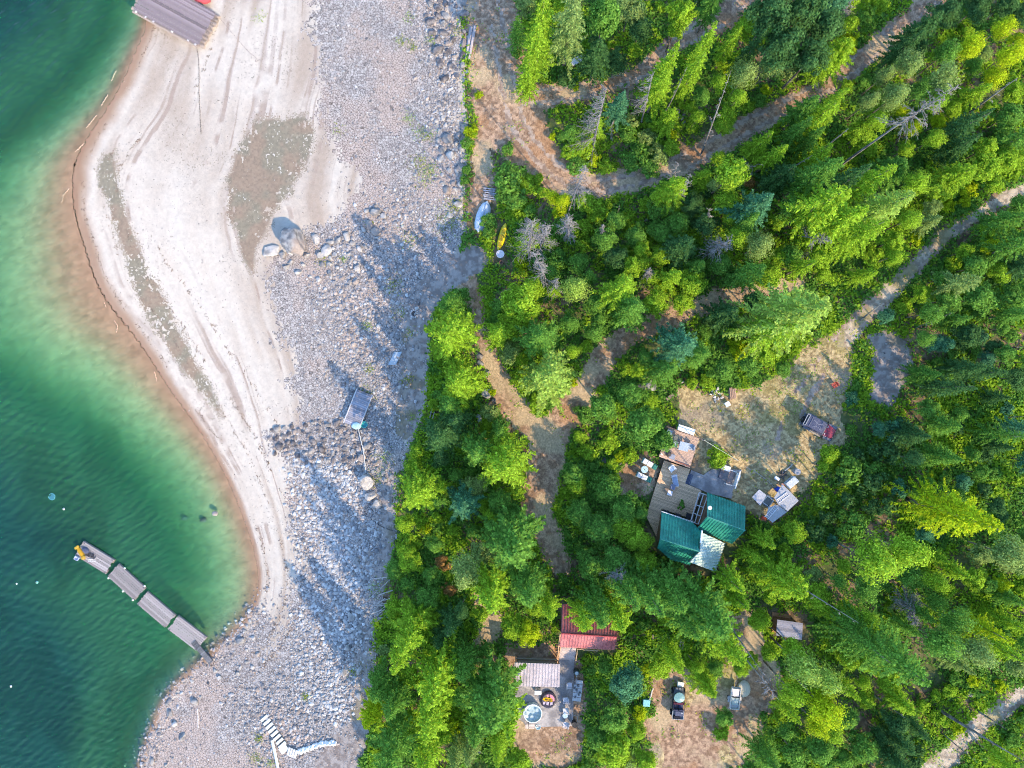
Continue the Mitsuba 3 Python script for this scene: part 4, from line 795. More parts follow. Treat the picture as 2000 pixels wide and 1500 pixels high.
def beach_weeds():
    r = np.random.default_rng(8); P = []
    for a, b, s, n in ((507, 32, 9, 40), (660, 258, 10, 30), (632, 503, 12, 60), (670, 507, 5, 30), (722, 437, 5, 30), (800, 35, 8, 40), (785, 80, 8, 60), (805, 90, 8, 50), (800, 230, 10, 60), (820, 260, 10, 60), (820, 320, 14, 90), (840, 330, 12, 80), (830, 350, 12, 60), (840, 265, 10, 60), (718, 635, 7, 60), (722, 720, 7, 40), (715, 770, 12, 70), (780, 610, 10, 40), (800, 650, 8, 40), (795, 740, 9, 50), (806, 815, 8, 40), (750, 900, 14, 90), (765, 1130, 14, 110), (735, 1150, 12, 80), (598, 1360, 6, 50), (507, 1440, 7, 60), (500, 1480, 10, 60), (530, 1490, 8, 50), (690, 1310, 8, 40), (730, 1300, 10, 40), (880, 430, 22, 160), (890, 400, 12, 90), (770, 560, 14, 70), (800, 470, 14, 60), (735, 935, 10, 60), (895, 60, 10, 50), (915, 120, 8, 60), (840, 80, 8, 50)):
        p = G(a, b); q = r.normal(size=(int(n * 1.5), 2)) * s * .8 * .058; P.append(np.c_[p[0] + q[:, 0], p[1] + q[:, 1]])
    xy = np.vstack(P); n = len(xy); c = np.c_[xy, ground(xy[:, 0], xy[:, 1]) + .05 + .22 * r.random(n)]
    nn = unit(np.array([0, 0, 1.]) + r.normal(size=c.shape) * .6); a = unit(np.cross(nn, r.normal(size=c.shape))); b = np.cross(nn, a); l = .085 * (.5 + .9 * r.random((n, 1)))
    t = r.random((n, 1)); k = (nz(xy[:, 0], xy[:, 1], 3., 5, 2) > .5)[:, None]
    col = np.where(k, np.array(TONE['Y'][0]) * .8 + (np.array(TONE['Y'][1]) * .6 - np.array(TONE['Y'][0]) * .8) * t, np.array(TONE['O'][0]) + (np.array(TONE['P'][1]) - np.array(TONE['O'][0])) * t)
    return quads(c, a * l, b * l * .5), np.repeat(col, 4, 0)
m, c = beach_weeds()
stuff('beach_weeds', m, 'mat_leaf', 'small tufts of weeds growing between the beach stones', color=c)
# ---------------------------------------------------------------- built things
VC = {'type': 'mesh_attribute', 'name': 'vertex_color'}
scene['mat_paint'] = {'type': 'twosided', 'bsdf': {'type': 'principled', 'base_color': VC, 'roughness': .45, 'specular': .4}}
scene['mat_plain'] = {'type': 'twosided', 'bsdf': {'type': 'diffuse', 'reflectance': VC}}
scene['mat_sheen'] = {'type': 'twosided', 'bsdf': {'type': 'principled', 'base_color': VC, 'roughness': .22, 'specular': .6, 'clearcoat': .4}}
scene['mat_pane'] = {'type': 'thindielectric', 'int_ior': 1.5}
def roof_metal(c0, c1):
    def fn(p, n, uv):
        f = fbm(p.x * .9, p.y * .9, p.z * .9, 4); s = noise(p.x * 4, p.y * 4, p.z * 4)
        return mix(C(*c0), C(*c1), smoothstep(.32, .7, f * .7 + s * .3))
    return {'type': 'twosided', 'bsdf': {'type': 'principled', 'base_color': proc(fn), 'roughness': .38, 'specular': .5}}
scene['mat_green_roof'] = roof_metal((.018, .19, .15), (.035, .29, .22))
scene['mat_mint_roof'] = roof_metal((.34, .45, .43), (.50, .58, .56))
scene['mat_red_roof'] = roof_metal((.30, .075, .075), (.44, .135, .13))
scene['mat_pink_roof'] = roof_metal((.29, .255, .285), (.39, .35, .385))
def concrete_fn(p, n, uv):
    f = fbm(p.x * 1.3, p.y * 1.3, 0.0, 4); g = fbm(p.x * 9, p.y * 9, 0.0, 2)
    return mix(C(.23, .215, .22), C(.38, .355, .355), smoothstep(.3, .7, f)) * (.85 + .3 * g)
scene['mat_concrete'] = diffuse(concrete_fn)
rg = np.random.default_rng(77)
def colored(mesh, rgb): return {'color': np.repeat(np.array([rgb], float), len(mesh.vertices), 0)}
def cp(parent, name, mesh, rgb, mat='mat_plain', label=None, jit=0.0):
    return part(parent, name, mesh, mat, False, label, **colored(mesh, np.clip(np.array(rgb) * (1 + jit * rg.normal()), .01, .9)))
def co(name, label, category, mesh, rgb, mat='mat_plain', group=None):
    return solid(name, label, category, mesh, mat, False, group, **colored(mesh, rgb))
def ang(dx, dy): return math.atan2(-dy, dx)
class At:
    """a local frame on the ground: x along a pixel direction"""
    def __init__(s, px, py, dx=1., dy=0., dz=0., z=None):
        p = G(px, py, dz) if z is None else U(px, py, z)
        s.p, s.a = p, ang(dx, dy)
    def __call__(s, m, dx=0, dy=0, dz=0, rot=0): 
        q = R(s.a) @ np.array([dx, dy, 0]); return place(m, s.p[0] + q[0], s.p[1] + q[1], s.p[2] + dz, s.a + rot)
WOOD = (.36, .335, .33); GREYW = (.285, .26, .26); DECK = (.68, .46, .29); WHITE = (.66, .66, .65); BLACK = (.03, .03, .033); STEEL = (.33, .36, .39)

# -- floating docks
DOCKTONE = [1.12, .92, 1.0, 1.06]
def dock(cs, label, n=8, z=.38, extra=True):
    c = [U(a, b, z) for a, b in cs]; o = sum(c) / 4
    ex = c[1] - c[0]; L = (np.linalg.norm(c[1] - c[0]) + np.linalg.norm(c[2] - c[3])) / 2; W = (np.linalg.norm(c[3] - c[0]) + np.linalg.norm(c[2] - c[1])) / 2
    a = math.atan2(ex[1], ex[0]); k = thing('floating_dock', label, 'dock', 'sections of the floating dock')
    P = lambda m: place(m, o[0], o[1], z, a)
    for i in range(n):
        w = W / n; cp(k, 'plank', P(bx(rg.normal() * .03, -W / 2 + (i + .5) * w, -.03 + rg.normal() * .004, L + rg.normal() * .04, w * .86, .06, .008)), np.array(GREYW) * DOCKTONE[count['floating_dock'] - 1], jit=.17)
    for s in (-.42, 0, .42): cp(k, 'beam', P(bx(s * L, 0, -.13, .14, W * .98, .13)), (.25, .23, .22))
    for s in (-.36, .36): cp(k, 'float_log', P(trimesh.creation.cylinder(.26, L * 1.02, sections=12, transform=trimesh.transformations.rotation_matrix(math.pi / 2, (0, 1, 0)))), (.23, .20, .18)); scene[list(scene)[-1]]['to_world'] = T().translate([float(-math.sin(a) * s * W), float(math.cos(a) * s * W), -.34])
    for s in (-1, 1):
        for t in (-.46, .46): cp(k, 'cleat', P(bx(t * L, s * W * .44, .04, .22, .05, .06, .01)), (.12, .12, .13))
    if extra:
        for s, t in ((1, -.3), (1, .45), (-1, .1), (-1, -.45), (-1, .47)): cp(k, 'fender', P(place(trimesh.creation.icosphere(1, .13), t * L, s * (W / 2 + .06), -.05)), (.62, .62, .58))
    return P
P1 = dock([(163, 1057), (222, 1093), (206, 1122), (147, 1085)], 'outermost floating dock section, with a yellow float and gear on it', extra=False)
dock([(233, 1102), (284, 1148), (262, 1172), (208, 1126)], 'second floating dock section from the lake end, with pale fenders')
dock([(288, 1155), (342, 1201), (323, 1226), (267, 1181)], 'third floating dock section from the lake end', extra=False)
dock([(348, 1202), (403, 1244), (384, 1271), (327, 1230)], 'floating dock section nearest the shore, reached by the gangway', extra=False)
a_, b_ = U(377, 1254, .5), U(413, 1294, .35)
gw = thing('gangway', 'dark narrow gangway from the dock to the stony shore', 'gangway')
d_ = b_ - a_; Lg = np.linalg.norm(d_[:2]); ga = math.atan2(d_[1], d_[0]); mid = (a_ + b_) / 2
for i in range(14): cp(gw, 'plank', place(bx(-Lg / 2 + (i + .5) * Lg / 14, 0, .02, Lg / 14 * .88, .62, .05), mid[0], mid[1], mid[2], ga), (.14, .145, .16), jit=.15)
for s in (-1, 1): cp(gw, 'rail', place(bx(0, s * .29, -.05, Lg, .07, .12), mid[0], mid[1], mid[2], ga), (.10, .10, .11))
def lofted(L, W, H, n=14, pointy=1.0, up=True, m=9):
    """a boat hull: rounded sections along x, pointed at the ends"""
    xs = np.linspace(-1, 1, n); v, f = [], []
    for t in xs:
        w = W / 2 * max(.04, (1 - abs(t) ** (2.2 * pointy)) ** .75); hh = H * (1 - .25 * t * t)
        for k in range(m):
            q = math.pi * k / (m - 1); v.append([t * L / 2, w * math.cos(q), (hh * math.sin(q) if up else -hh * math.sin(q)) + .25 * H * t * t * (0 if up else 1)])
    for i in range(n - 1):
        for k in range(m - 1):
            a = i * m + k; f += [[a, a + m, a + m + 1], [a, a + m + 1, a + 1]]
        a = i * m; f += [[a, a + m - 1, a + 2 * m - 1], [a, a + 2 * m - 1, a + m]]
    return trimesh.Trimesh(v, f, process=False)
at = At(158, 1079, .55, .84, z=.42)
k = thing('yellow_float', 'yellow inflatable float lying across the outermost dock', 'float')
cp(k, 'body', at(lofted(1.9, .55, .22)), (.42, .25, .03), 'mat_plain'); cp(k, 'pillow', at(bx(.7, 0, .2, .35, .5, .14, .05)), (.45, .28, .05), 'mat_plain'); cp(k, 'footrest', at(bx(-.75, 0, .17, .3, .6, .12, .05)), (.45, .28, .05), 'mat_plain')
at = At(168, 1075, 1, .6, z=.42); co('gear_bag', 'slate blue bag beside the yellow float', 'bag', at(cat([lofted(.95, .7, .32), bx(0, 0, .3, .5, .05, .06, .02)])), (.09, .10, .15))
at = At(176, 1084, 1, .4, z=.42)
co('net_heap', 'dark tangled net heaped on the outermost dock', 'net', at(cat([tube(np.c_[np.linspace(-.7, .7, 12), .3 * np.sin(np.arange(12) * q_), .06 + .05 * np.cos(np.arange(12) * 2.1)], .03, 5) for q_ in (1.1, 1.7, 2.3, 2.9)])), (.05, .05, .06))
at = At(180, 1094, 1, -.1, z=.42); co('folded_ladder', 'small white ladder lying on the outermost dock', 'ladder', at(cat([bx(0, s * .14, .03, .9, .04, .05) for s in (-1, 1)] + [bx(-.36 + .18 * i, 0, .03, .04, .28, .03) for i in range(5)])), WHITE)
at = At(151, 1090, 1, .6, z=.42); co('plastic_crate', 'small blue and white crate at the outer dock corner', 'crate', at(cat([bx(0, 0, .03, .5, .4, .04)] + [bx(s * .24, 0, .15, .03, .4, .24) for s in (-1, 1)] + [bx(0, s * .19, .15, .45, .03, .24) for s in (-1, 1)])), (.45, .50, .62))
# -- the big raft on the sand
RC = [(255, 17), (385, 88), (427, 28), (297, -43)]
z_ = 1.0; c = [U(a, b, z_) for a, b in RC]; o = sum(c) / 4; ex = c[1] - c[0]; L = np.linalg.norm(ex); W = np.linalg.norm(c[2] - c[1]); a = math.atan2(ex[1], ex[0])
raft = thing('log_raft', 'large weathered plank raft beached at the top picture edge', 'raft'); P = lambda m: place(m, o[0], o[1], z_, a)
for i in range(24): cp(raft, 'plank', P(bx(rg.normal() * .05, -W / 2 + (i + .5) * W / 24, 0, L - .25 + rg.normal() * .08, W / 24 * .80, .06, .008)), (.27, .225, .24), jit=.16)
for i in range(9): 
    y_ = -W / 2 + (i + .5) * W / 9
    cp(raft, 'log', P(place(trimesh.creation.cylinder(.23, L + .5 + rg.random() * .3, sections=12, transform=trimesh.transformations.rotation_matrix(math.pi / 2, (0, 1, 0))), .1, y_, -.30)), (.33, .27, .23), jit=.12)
cp(raft, 'bumper_log', P(place(trimesh.creation.cylinder(.12, L * .98, sections=10, transform=trimesh.transformations.rotation_matrix(math.pi / 2, (0, 1, 0))), 0, -W / 2 - .16, -.1)), (.36, .29, .25))
for t in (-.44, -.3, -.18, .1, .34, .45): cp(raft, 'cleat', P(bx(t * L, -W / 2 - .02, .05, .22, .2, .08, .02)), (.6, .58, .58), jit=.2)
for i in range(8): cp(raft, 'chain_loop', P(place(trimesh.creation.torus(.13, .035, major_sections=12, minor_sections=6), L / 2 + .06, -W / 2 + (i + .5) * W / 8, .02)), (.22, .18, .17))
at = At(387, -10, 130, 71, dz=.5); k = thing('red_boat', 'red boat behind the raft, cut by the top picture edge', 'boat')
cp(k, 'hull', at(lofted(3.4, 1.5, .6, pointy=1.6, up=True)), (.42, .07, .08), 'mat_paint'); cp(k, 'keel', at(bx(0, 0, .6, 2.8, .06, .06)), (.30, .05, .06)); cp(k, 'outboard_bracket', at(bx(.9, -.78, .1, .5, .12, .2, .03)), (.08, .08, .09))
def rope(label, pts, r, rgb, name='rope', dz=.04, category='rope', group=None):
    p = np.array([G(a, b) for a, b in pts]); t = np.linspace(0, 1, len(p)); u = np.linspace(0, 1, len(p) * 5); q = np.stack([np.interp(u, t, p[:, i]) for i in range(3)], 1)
    q[:, 2] = ground(q[:, 0], q[:, 1]) + dz; q[:, :2] += (rg.random((len(q), 2)) - .5) * .05
    return co(name, label, category, tube(q, r, 5), rgb, group=group)
rope('dark mooring rope running straight down the sand from the raft', [(385, 96), (388, 115), (389, 150), (389, 190), (391, 225), (393, 262)], .035, (.17, .15, .14))
rope('thin slack line from the raft corner to the right across sand', [(430, 36), (450, 60), (470, 85), (490, 105), (502, 114), (498, 122), (506, 118)], .022, (.30, .25, .24))
rope('thin line running to the left end of the raft mooring', [(505, 116), (514, 120)], .02, (.3, .25, .24))
rope('pale rope from the tilted platform down to the cracked boulder', [(701, 838), (705, 855), (709, 872), (713, 892), (714, 905), (715, 922)], .05, (.62, .62, .60), dz=.35)
rope('black hose looped on stones and trailing to the trees', [(722, 1012), (712, 1006), (711, 996), (719, 990), (727, 995), (728, 1005), (722, 1013), (735, 1022), (752, 1032), (775, 1038)], .03, (.06, .06, .07), name='hose', category='hose')
rope('straight pale pole lying on the lower beach', [(386, 1384), (387, 1400), (387, 1422)], .06, (.60, .56, .53), name='pole', category='pole')
for i, (a, b, s, l) in enumerate([((921, 54), (910, 118), .19, 'left of two weathered logs beside the dirt road'), ((928, 52), (916, 116), .20, 'right of two weathered logs beside the dirt road')]):
    rope(l, [a, ((a[0] + b[0]) / 2, (a[1] + b[1]) / 2), b], s, (.36, .33, .35), name='log', dz=.15, category='log', group='logs beside the dirt road')
for i, q in enumerate([[(229, 140), (220, 160)], [(212, 186), (199, 207)], [(190, 225), (178, 240), (170, 250)], [(165, 280), (152, 292), (147, 297)], [(136, 368), (124, 382), (121, 396)], [(224, 626), (230, 636), (228, 650)], [(204, 590), (207, 600)], [(302, 725), (307, 745)]]):
    z0 = U(*q[0], 0); rope(['topmost', 'second from top', 'third from top', 'fourth from top', 'fifth from top', 'fourth from bottom', 'third from bottom', 'lowest'][i] + ' pale driftwood stick in the shallows along the sand spit', q, .035, (.60, .48, .36), name='driftwood_stick', dz=max(.02, -float(ground(z0[0], z0[1])) + .02), category='driftwood', group='driftwood sticks in the shallows')
for i in range(16):
    a0 = rg.random() * 1.4 - .9; p = (735 + rg.normal() * 10, 1188 + rg.normal() * 22); l = 14 + rg.random() * 16
    rope('bleached driftwood stick in the heap at the top of the lower beach', [p, (p[0] + l * math.cos(a0) * .5, p[1] + l * math.sin(a0) * .5), (p[0] + l * math.cos(a0), p[1] + l * math.sin(a0))], .04 + .04 * rg.random(), (.42, .39, .37), name='beach_driftwood', dz=.12 + .2 * rg.random(), category='driftwood', group='driftwood heap on the lower beach')
# -- buoys
for a, b, r_, c_, l, cat_ in ((102, 970, .38, (.04, .16, .20), 'sunken teal drum near the dock', 'drum'),):
    p = U(a, b, -.05); k = thing('sunken_drum', l, cat_); cp(k, 'body', place(cyl(0, 0, -.5, .03, r_), p[0], p[1], 0), c_, 'mat_paint'); cp(k, 'rim', place(trimesh.creation.torus(r_, .03, major_sections=18, minor_sections=6), p[0], p[1], .03), (.10, .34, .38), 'mat_paint')
for a, b, r_, c_, l in ((125, 994, .15, (.5, .5, .5), 'white mooring buoy below the teal drum'), (73, 1137, .17, (.16, .42, .36), 'mint green buoy left of the dock'), (33, 1140, .11, (.62, .62, .60), 'small pale buoy far left of the dock'), (22, 1340, .13, (.8, .8, .78), 'white buoy in the dark deep water')):
    p = U(a, b, 0); k = thing('buoy', l, 'buoy'); cp(k, 'ball', place(lathe([(0, -r_), (r_ * .7, -r_ * .7), (r_, 0), (r_ * .8, r_ * .6), (r_ * .25, r_), (0, r_)], 14), p[0], p[1], .05), c_, 'mat_paint'); cp(k, 'ring', place(trimesh.creation.torus(r_ * .3, .02, major_sections=10, minor_sections=5), p[0], p[1], r_ + .06), (.2, .2, .2))

# -- beach platform, fire ring, boats, small things by the shore
PC = [(698, 758), (727, 775), (700, 838), (672, 823)]
zc = float(G(699, 798)[2]) + .55; c = [U(a, b, zc) for a, b in PC]; o = sum(c) / 4; ey = c[3] - c[0]; L = np.linalg.norm(ey); W = np.linalg.norm(c[1] - c[0]); a = math.atan2(ey[1], ey[0])
k = thing('beach_platform', 'grey weathered plank platform tilted on the stones', 'platform'); P = lambda m: place(m, o[0], o[1], zc, a, (.06, (1, 0, 0)))
for i in range(19): cp(k, 'plank', P(bx(-L / 2 + (i + .5) * L / 19, 0, rg.normal() * .006, L / 19 * .9, W - .1, .05, .008)), (.29, .29, .34), jit=.2)
for s in (-1, 1): cp(k, 'side_beam', P(bx(0, s * (W / 2 - .02), -.02, L + .1, .12, .2, .015)), (.50, .50, .53) if s < 0 else (.42, .42, .45))
for s in (-.4, .4): cp(k, 'bearer', P(bx(s * L, 0, -.22, .16, W, .3)), (.2, .19, .19))
p = G(696, 832, .6); co('tarp', 'crumpled light blue tarp on the lower end of the platform', 'tarp', place(trimesh.Trimesh(np.array(_ico2.vertices) * [.55, .4, .16] * (1 + .35 * (meshkit.fbm(np.array(_ico2.vertices) * 2.2, 3, 4)[:, None] - .5)), _ico2.faces, process=False), p[0], p[1], p[2] + .05), (.34, .52, .60))
p = G(711, 829, .3); k = thing('teal_bucket', 'teal tub beside the lower corner of the platform', 'tub'); cp(k, 'body', place(lathe([(.0, 0), (.30, 0), (.38, .35), (.36, .35), (.28, .05), (0, .05)], 18), p[0], p[1], p[2] - .3), (.05, .36, .38), 'mat_paint'); cp(k, 'rim', place(trimesh.creation.torus(.38, .025, major_sections=18, minor_sections=5), p[0], p[1], p[2] + .05), (.07, .42, .44), 'mat_paint')
p = G(772, 700); co('blue_sheet', 'pale blue sheet spread on the stones beside the gravel path', 'sheet', (lambda g: (g.apply_translation((p[0], p[1], 0)), g)[1])((lambda gx, gy: trimesh.Trimesh(np.c_[gx.ravel() + .5 * gy.ravel(), gy.ravel(), ground(gx.ravel() + .5 * gy.ravel() + p[0], gy.ravel() + p[1]) + .16 + .09 * meshkit.fbm(np.c_[gx.ravel() * 3, gy.ravel() * 3, gx.ravel() * 0], 3)], [[i * 9 + j, i * 9 + j + 1, i * 9 + j + 10] for i in range(8) for j in range(8)] + [[i * 9 + j, i * 9 + j + 10, i * 9 + j + 9] for i in range(8) for j in range(8)], process=False))(*np.meshgrid(np.linspace(-.45, .45, 9), np.linspace(-.75, .75, 9)))), (.34, .41, .48))
k = thing('fire_ring', 'round stone fire ring on the gravel path', 'fire pit'); p = G(809, 613)
for i in range(11):
    t = i * 2 * math.pi / 11; m_ = rock_mesh(300 + i, _ico1); m_.apply_scale(.14 + .03 * rg.random()); cp(k, 'stone', place(m_, p[0] + .42 * math.cos(t), p[1] + .42 * math.sin(t), p[2] + .05, t), (.42, .41, .42), jit=.15)
cp(k, 'ash_bed', place(cyl(0, 0, -.05, .05, .34, n=16), p[0], p[1], p[2]), (.07, .07, .075))
for i, (q0, q1, l) in enumerate((((848, 781), (840, 815), 'left of two grey poles leaning beside the gravel path'), ((854, 783), (846, 817), 'right of two grey poles leaning beside the gravel path'))): rope(l, [q0, ((q0[0] + q1[0]) / 2, (q0[1] + q1[1]) / 2), q1], .06, (.40, .37, .36), name='pole', dz=.25, category='pole')
at = At(943, 424, 16, -52); k = thing('rowing_boat', 'overturned pale blue rowing boat half under a green shrub', 'boat'); cp(k, 'hull', at(lofted(3.7, 1.5, .55, pointy=1.5)), (.40, .47, .56), 'mat_paint'); cp(k, 'keel', at(bx(0, 0, .56, 3.0, .07, .07)), (.34, .40, .48))
for s in (-1, 1): cp(k, 'gunwale', at(tube([[-1.6, s * .42, .04], [-.9, s * .68, .04], [0, s * .76, .04], [.9, s * .68, .04], [1.6, s * .42, .04]], .04, 5)), (.50, .56, .63))
at = At(956, 379, 1, .08); k = thing('slatted_pallet', 'grey slatted pallet beside the overturned rowing boat', 'pallet')
for i in range(6): cp(k, 'slat', at(bx(rg.normal() * .05, -.62 + i * .24, .14, 1.35, .13, .04, .006), rot=.05 * rg.normal()), (.36, .36, .41), jit=.12)
for s in (-.5, .5): cp(k, 'bearer', at(bx(s, 0, .06, .1, 1.4, .11)), (.26, .25, .27))
at = At(980.5, 463, 13, -47); k = thing('yellow_kayak', 'yellow sit-on kayak lying between the shrubs', 'kayak'); cp(k, 'hull', at(lofted(3.25, .82, .30, pointy=1.3), dz=.1), (.66, .50, .01), 'mat_sheen')
cp(k, 'seat_well', at(bx(-.15, 0, .40, .75, .44, .05, .02)), (.30, .22, .01), 'mat_paint'); cp(k, 'foot_well', at(bx(.62, 0, .385, .5, .36, .05, .02)), (.36, .27, .01), 'mat_paint'); cp(k, 'tank_well', at(bx(-.95, 0, .37, .5, .34, .05, .02)), (.34, .25, .01), 'mat_paint'); cp(k, 'rim', at(tube([[-1.6, 0, .14], [-.9, .36, .13], [0, .42, .13], [.9, .36, .13], [1.6, 0, .14]], .025, 5)), (.16, .10, .02))
def round_table(px, py, r_, h, rgb, label, dz=None, name='round_table', category='table', hole=False):
    at = At(px, py, dz=h) if dz is None else At(px, py, z=dz + h); k = thing(name, label, category)
    cp(k, 'top', at(lathe([(0, -.04), (r_, -.04), (r_, 0), (0, 0)], 20)), rgb, 'mat_paint'); cp(k, 'pedestal', at(cyl(0, 0, -h, -.04, .06, n=8)), (.25, .25, .25)); cp(k, 'base', at(cyl(0, 0, -h, -h + .04, r_ * .5, n=12)), (.25, .25, .25))
    if hole: cp(k, 'umbrella_hole', at(cyl(0, 0, 0, .012, .05, n=10)), (.05, .05, .05))
    return k
round_table(977, 496, .46, .7, (.66, .60, .64), 'round pale pink table below the yellow kayak')
at = At(979, 513); k = thing('clay_pot', 'small reddish clay pot below the round pale table', 'pot'); cp(k, 'pot', at(lathe([(0, 0), (.16, 0), (.24, .34), (.20, .34), (.14, .04), (0, .04)], 14)), (.36, .19, .14)); cp(k, 'soil', at(cyl(0, 0, .2, .26, .19, n=12)), (.08, .06, .05))
# -- stairs and wall on the lower beach
st = thing('beach_stairs', 'pale stepped stairway climbing the lower stony beach', 'stairs'); g0 = G(517, 1404)
for i in range(8):
    q = (517 + i * 5.1, 1402 + i * 7.3); at = At(q[0], q[1], .75, -.66); at.p[2] = float(ground(at.p[0], at.p[1])) + .12 + .02 * i
    cp(st, 'tread', at(bx(0, 0, 0, 1.02, .34, .12, .015)), (.60, .60, .56), jit=.05); cp(st, 'riser', at(bx(0, .2, -.12, 1.0, .05, .22)), (.24, .24, .22))
at = At(555, 1462, .8, -.6); cp(st, 'landing', at(bx(0, 0, .16, 1.0, .75, .14, .015)), (.64, .64, .61))
for i in range(4):
    at = At(565 + i * 4.6, 1466 + i * 1.6, .25, -1); cp(st, 'upper_tread', at(bx(0, 0, .2 + .03 * i, .95, .24, .12, .012)), (.68, .68, .66), jit=.03)
bw = [G(531, 1446, .35), G(537, 1472, .35), G(545, 1510, .35)]; co('white_beam', 'long white beam running to the bottom edge beside the stairway', 'beam', cat([tube(bw, .17, 4)]), (.72, .70, .66))
k = thing('retaining_wall', 'low whitewashed stone wall right of the beach stairway', 'wall'); wp = np.array([G(a, b) for a, b in ((583, 1466), (605, 1458), (630, 1450), (655, 1449))])
for i in range(26):
    u = i / 25 * 3; j = min(int(u), 2); q = wp[j] + (wp[j + 1] - wp[j]) * (u - j)
    for l_ in range(2):
        m_ = rock_mesh(500 + i * 2 + l_, _ico1, flat=.9); m_.apply_scale(.24 + .05 * rg.random()); cp(k, 'stone', place(m_, q[0] + rg.normal() * .05, q[1] + rg.normal() * .05 - .18 * l_, float(ground(q[0], q[1])) + .10 + .1 * l_, rg.random() * 6), (.72, .72, .72), jit=.05)
# ---------------------------------------------------------------- the cabin with the green roof, its decks and yard
def hit(px, py, P0, N):
    """where the ray of a pixel meets a plane"""
    d = np.array([(px - 1000) / FPX, -(py - 750) / FPX, -1.0]); o = np.array([0, 0, CAM_Z]); return o + d * (((P0 - o) @ N) / (d @ N))
def roof_face(parent, ridge, eave_pt, corners, mat, width=.92, rib=.31, thick=.06, name='roof'):
    """a sloping roof face of ribbed metal panels. ridge: two (px, py, z); eave_pt: (px, py, z)"""
    a, b, e = U(*ridge[0]), U(*ridge[1]), U(*eave_pt); N = np.cross(b - a, e - a); N /= np.linalg.norm(N); N = N if N[2] > 0 else -N
    e1 = b - a; e1 /= np.linalg.norm(e1); e2 = np.cross(N, e1)
    pts = [hit(x, y, a, N) for x, y in corners]; poly = Polygon([((p - a) @ e1, (p - a) @ e2) for p in pts]).buffer(0)
    M = np.eye(4); M[:3, 0], M[:3, 1], M[:3, 2], M[:3, 3] = e1, e2, N, a
    def up(m): m = m.copy(); m.apply_transform(M); return m
    k = part(parent, name, up(prism(poly.buffer(-.02), -.12, -.03)), 'mat_under', False)
    x0, y0, x1, y1 = poly.bounds; x = x0
    while x < x1:
        s = poly.intersection(sbox(x + .004, y0 - 1, x + width - .004, y1 + 1))
        for g in getattr(s, 'geoms', [s]):
            if g.is_empty or g.geom_type != 'Polygon' or g.area < .02: continue
            ms = [prism(g, -.025, 0)]; t = x + rib / 2
            while t < x + width - .01:
                l = g.intersection(sbox(t - .05, y0 - 1, t + .05, y1 + 1))
                for h in getattr(l, 'geoms', [l]):
                    if h.geom_type == 'Polygon' and h.area > .01: ms.append(prism(h, .002, thick))
                t += rib
            part(k, 'panel', up(cat(ms)), mat, False)
        x += width
    return pts, k
scene['mat_under'] = {'type': 'twosided', 'bsdf': {'type': 'diffuse', 'reflectance': {'type': 'rgb', 'value': [.16, .13, .11]}}}
hz = float(G(1340, 1000)[2]); E, RZ = hz + 2.9, hz + 5.5
cab = thing('cabin', 'wooden cabin with green ribbed metal roofs and one pale mint roof face', 'cabin')
def hull_wall(pts_top, zb, inset=.45):
    """walls up to the eaves, set in from the roof's edge"""
    p = Polygon([q[:2] for q in pts_top]).buffer(0).convex_hull.buffer(-inset, join_style=2)
    return prism(p, zb, min(q[2] for q in pts_top) - .15)
rA = [(1289, 1052, RZ), (1366, 1077, RZ)]; rB = [(1381, 1009, RZ), (1455, 1036, RZ)]
A1, _ = roof_face(cab, rA, (1322, 1010, E), [(1292, 1000), (1352, 1020), (1370, 1038), (1366, 1077), (1289, 1052)], 'mat_green_roof')
A2, _ = roof_face(cab, rA, (1318, 1096, E), [(1289, 1052), (1366, 1077), (1347, 1103), (1310, 1093), (1284, 1070)], 'mat_green_roof')
B1, _ = roof_face(cab, rB, (1420, 976, E), [(1381, 962), (1456, 989), (1455, 1036), (1381, 1009)], 'mat_green_roof')
B2, _ = roof_face(cab, rB, (1400, 1050, E), [(1381, 1009), (1455, 1036), (1430, 1062), (1360, 1034)], 'mat_green_roof')
C1, _ = roof_face(cab, [(1371, 1038, RZ - .1), (1367, 1077, RZ - .1)], (1406, 1088, E), [(1371, 1040), (1416, 1061), (1397, 1117), (1347, 1098), (1367, 1077)], 'mat_mint_roof')
for w_ in (A1[:2] + A1[3:] + A2[2:], B1 + B2[2:], C1): 
    m_ = hull_wall(w_, hz - .8); cp(cab, 'wall', m_, (.20, .135, .09))
for (a, b) in ((rA[0], rA[1]), (rB[0], rB[1]), ((1371, 1036, RZ), (1368, 1060, RZ))):
    cp(cab, 'ridge_cap', tube([U(*a) + [0, 0, .05], U(*b) + [0, 0, .05]], .09, 6), (.03, .21, .17) if a != (1371, 1036, RZ) else (.74, .76, .76), 'mat_paint')
cp(cab, 'gutter', tube([U(1292, 999, E) + [0, 0, -.03], U(1353, 1020, E) + [0, 0, -.03]], .075, 6), (.55, .56, .56), 'mat_paint')
k_ = cp(cab, 'roof_vent', place(lathe([(0, .42), (.20, .42), (.24, .30), (.12, .26), (.12, -.1)], 16), *hit(1385, 991, U(*rB[0]), np.cross(U(*rB[1]) - U(*rB[0]), U(1420, 976, E) - U(*rB[0])))), (.74, .74, .72), 'mat_paint')
